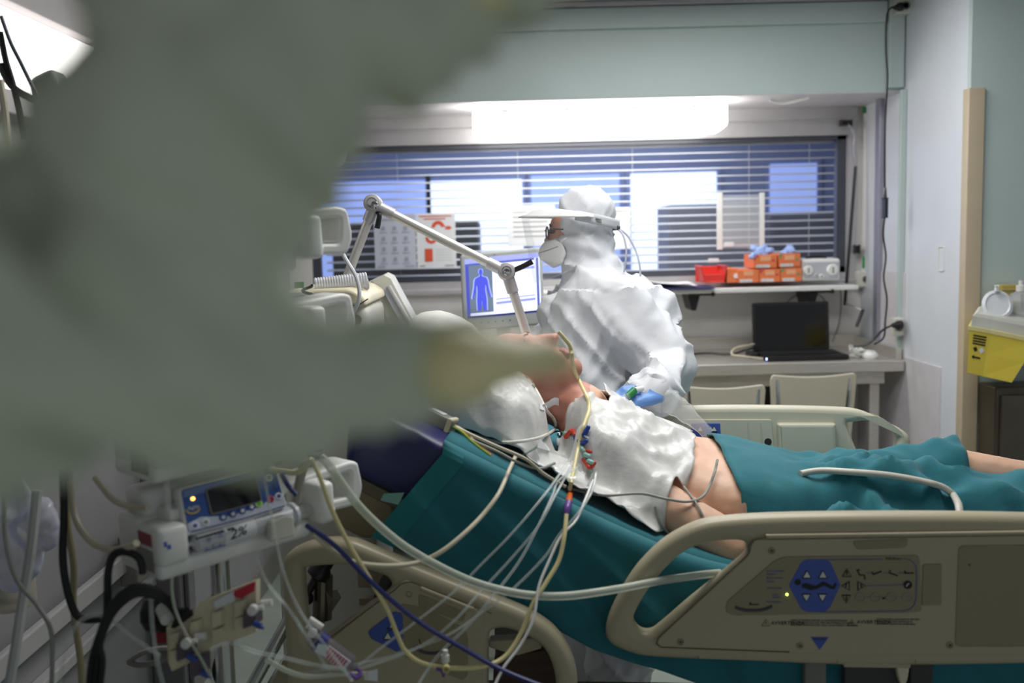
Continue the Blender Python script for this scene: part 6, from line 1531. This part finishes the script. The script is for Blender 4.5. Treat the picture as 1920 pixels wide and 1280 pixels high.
tb('low_line', [(395, 1218, 1.5), (430, 1205, 1.52), (480, 1222, 1.54), (530, 1232, 1.56), (590, 1246, 1.58), (650, 1255, 1.6)], .0034, M_clearthin, 'clear line running low below the transducer plate', 'tube', 6)
tb('low_line', [(500, 1236, 1.52), (540, 1258, 1.55), (580, 1268, 1.58), (640, 1264, 1.6), (690, 1262, 1.62)], .0040, M_cleartube, 'milky line at the bottom behind the striped syringe', 'tube', 6)
tb('beige_lead', [(585, 862, 1.58), (560, 885, 1.6), (530, 884, 1.62), (505, 880, 1.62)], .0045, M_tubeyel, 'short yellow lead behind the coiled cords', 'cable')
tb('blue_lead', [(528, 888, 1.6), (540, 910, 1.6), (556, 928, 1.6)], .0042, M_tubenavy, 'short dark blue lead between the coiled cords', 'cable')
tb('bracket_tube', [(590, 868, 1.66), (572, 872, 1.66), (562, 900, 1.66), (556, 940, 1.66)], .008, mat('cloudy_grey', (160, 158, 146), .4), 'cloudy bent tube behind the coiled cords', 'tube')
tb('ventilator_hose', [(625, 405, 2.31), (628, 440, 2.31), (645, 480, 2.31), (668, 520, 2.31), (674, 555, 2.31), (665, 580, 2.32), (650, 600, 2.345)], .0048, mat('white_hose', (222, 224, 228), .3), 'thin white hose curving beside the support arm', 'tube')
tb('floor_cable', [(240, 1240, 1.9), (270, 1222, 1.9), (310, 1215, 1.9), (330, 1222, 1.9), (300, 1240, 1.9), (262, 1246, 1.9), (240, 1240, 1.9)], .006, M_grey, 'looped grey cable low behind the transducer plate')
tb('wheel_cable', [(396, 1180, 1.75), (410, 1220, 1.75), (402, 1260, 1.75), (420, 1300, 1.75)], .005, M_blackrub, 'thin black cable below the transducer plate')
# upper left cables
for i, (pts, r_, m_, lab_) in enumerate((
    ([(0, 60, 1.9), (10, 110, 1.9), (22, 150, 1.9), (34, 200, 1.9), (45, 260, 1.9)], .006, M_blackrub, 'black cable at the top left, nearest the picture edge'),
    ([(2, 30, 1.9), (20, 80, 1.9), (40, 120, 1.9), (62, 165, 1.9), (85, 210, 1.9)], .004, mat('blue_grey_cable', (70, 76, 92), .4), 'blue-grey cable slanting across the lit headwall panel'),
    ([(0, 120, 1.9), (14, 150, 1.9), (35, 172, 1.9), (80, 195, 1.9)], .007, M_dkgrey, 'dark cable bundle bending right at the top left'),
    ([(0, 150, 1.85), (8, 200, 1.85), (14, 260, 1.85), (18, 330, 1.85)], .007, M_tubeivory, 'ivory cable dropping behind the sleeve at the left edge'))):
    tb('headwall_cable', pts, r_, m_, lab_)
t = thing('wall_device', 'rounded grey device in front of the lit headwall panel', 'device', tuple(P(95, 190, 1.95)))
dm = cat2([(P(x, y, 1.95).x, P(x, y, 1.95).z) for x, y in ((68, 170), (70, 152), (85, 142), (106, 134), (114, 142), (122, 160), (140, 210), (90, 230))])
obj('shell', MB().plate(dm, [], frame(V((0, 1.95, 0)), V((1, 0, 0)), V((0, 0, 1)), V((0, -1, 0))), .06, .01, 3), mat('device_grey', (170, 172, 164), .4), t, True)
obj('back_plate', MB().rbox(tuple(P(80, 215, 1.99)), tuple(P(120, 160, 2.0)), .003), M_grey, t)

# ------------------------------------------------------------ person in grey-green gown close to the camera
gp = thing('person', 'blurred person in a grey-green gown reaching in with both gloved hands at close range', 'person', (-.50, .12, 0))
m_ = MB()
tc_ = V((-.52, .14, 0))
fd = V((.6, .8, 0)); rt = V((.8, -.6, 0))
for k_, (z, hw, hd2) in enumerate(((.10, .20, .15), (.5, .21, .155), (.9, .20, .15), (1.15, .19, .14), (1.35, .20, .13), (1.45, .18, .10))):
    pass
rs = []
for z, hw, hd2 in ((.12, .22, .17), (.5, .21, .16), (.9, .20, .15), (1.15, .185, .135), (1.33, .20, .125), (1.43, .19, .10), (1.49, .08, .06)):
    rs.append([V((tc_.x, tc_.y, z)) + rt * hw * cos(2 * pi * j / 24) + fd * hd2 * sin(2 * pi * j / 24) for j in range(24)])
m_.rings(rs)
m_.cap((tc_.x, tc_.y, 1.46), (tc_.x + .01, tc_.y + .02, 1.56), .06, .055)
m_.ell((tc_.x + .03, tc_.y + .03, 1.66), (.09, .09, .125), None, 14)
for sg in (-1, 1):
    m_.cap(V((tc_.x, tc_.y, .2)) + rt * .1 * sg, V((tc_.x, tc_.y, .06)) + rt * .1 * sg, .07, .055); m_.cap(V((tc_.x, tc_.y, .045)) + rt * .1 * sg, V((tc_.x, tc_.y, .04)) + rt * .1 * sg + fd * .16, .045, .04)
shR = V((tc_.x, tc_.y, 1.43)) + rt * .18; shL = V((tc_.x, tc_.y, 1.44)) - rt * .16 + fd * .04
# lower arm in the picture: from the left edge to the hand in front of the patient's face
def AC(p0, p1, r0, r1):                 # arm piece given by picture places, distances and half-widths in pixels
    m_.cap(P(*p0), P(*p1), r0 * p0[2] / FPX, r1 * p1[2] / FPX)
eR = P(40, 640, .33); m_.cap(shR, eR, .050, .044)
AC((40, 640, .33), (300, 640, .35), 235, 210); AC((300, 650, .35), (510, 730, .37), 215, 150); AC((510, 730, .37), (880, 682, .39), 125, 64)
AC((60, 620, .33), (320, 540, .35), 240, 190)
eL = P(180, 450, .37); m_.cap(shL, eL, .055, .046)
AC((180, 450, .37), (310, 300, .36), 215, 205); AC((310, 300, .36), (590, 80, .37), 205, 190); AC((590, 80, .37), (920, -60, .40), 185, 120)
AC((400, 20, .37), (560, -40, .38), 210, 190)
AC((300, 420, .36), (430, 570, .37), 190, 110); AC((400, 330, .37), (530, 270, .38), 190, 125)
gw = remesh(m_, .007, 4)
def gf(v_):
    if v_.y < .3 and v_.x < -.3: return .006 * ridged(v_, (5, 5, 2), 1)
    return .019 * rdg(V((v_.x + v_.z * .9, v_.y * .5, v_.z * .35 - v_.x * .35)), (36, 14, 14), 5) - .011 + .003 * ridged(v_, (30, 18, 30), 2)
wrinkle(gw, gf)
obj('gown', gw, M_gown, gp, 60)
w1 = P(885, 680, .39); obj('glove', hand(w1, P(985, 655, .46) - w1, V((.0, -.1, .98)), .115, (.15, .2, .2, .2), .15, 1, voxel=.004), M_latex, gp, True)
w2 = P(915, -55, .40); obj('glove', hand(w2, P(1030, -45, .48) - w2, V((.1, .3, -.9)), .14, (.3, .35, .4, .45), .4, 1, voxel=.004), M_latex, gp, True)
m_ = MB(); m_.ell((tc_.x + .03, tc_.y + .03, 1.70), (.10, .10, .10), None, 14); m_ = remesh(m_, .01, 2); wrinkle(m_, lambda v_: .006 * ridged(v_, (12, 12, 12)))
obj('cap', m_, mat('cap_green', (160, 176, 164), .8), gp, True)
obj('face', MB().ell((tc_.x + .075, tc_.y + .09, 1.63), (.058, .06, .085), None, 12), M_skinface, gp, True)
obj('mask', MB().ell((tc_.x + .098, tc_.y + .118, 1.60), (.05, .05, .05), None, 12), M_white, gp, True)
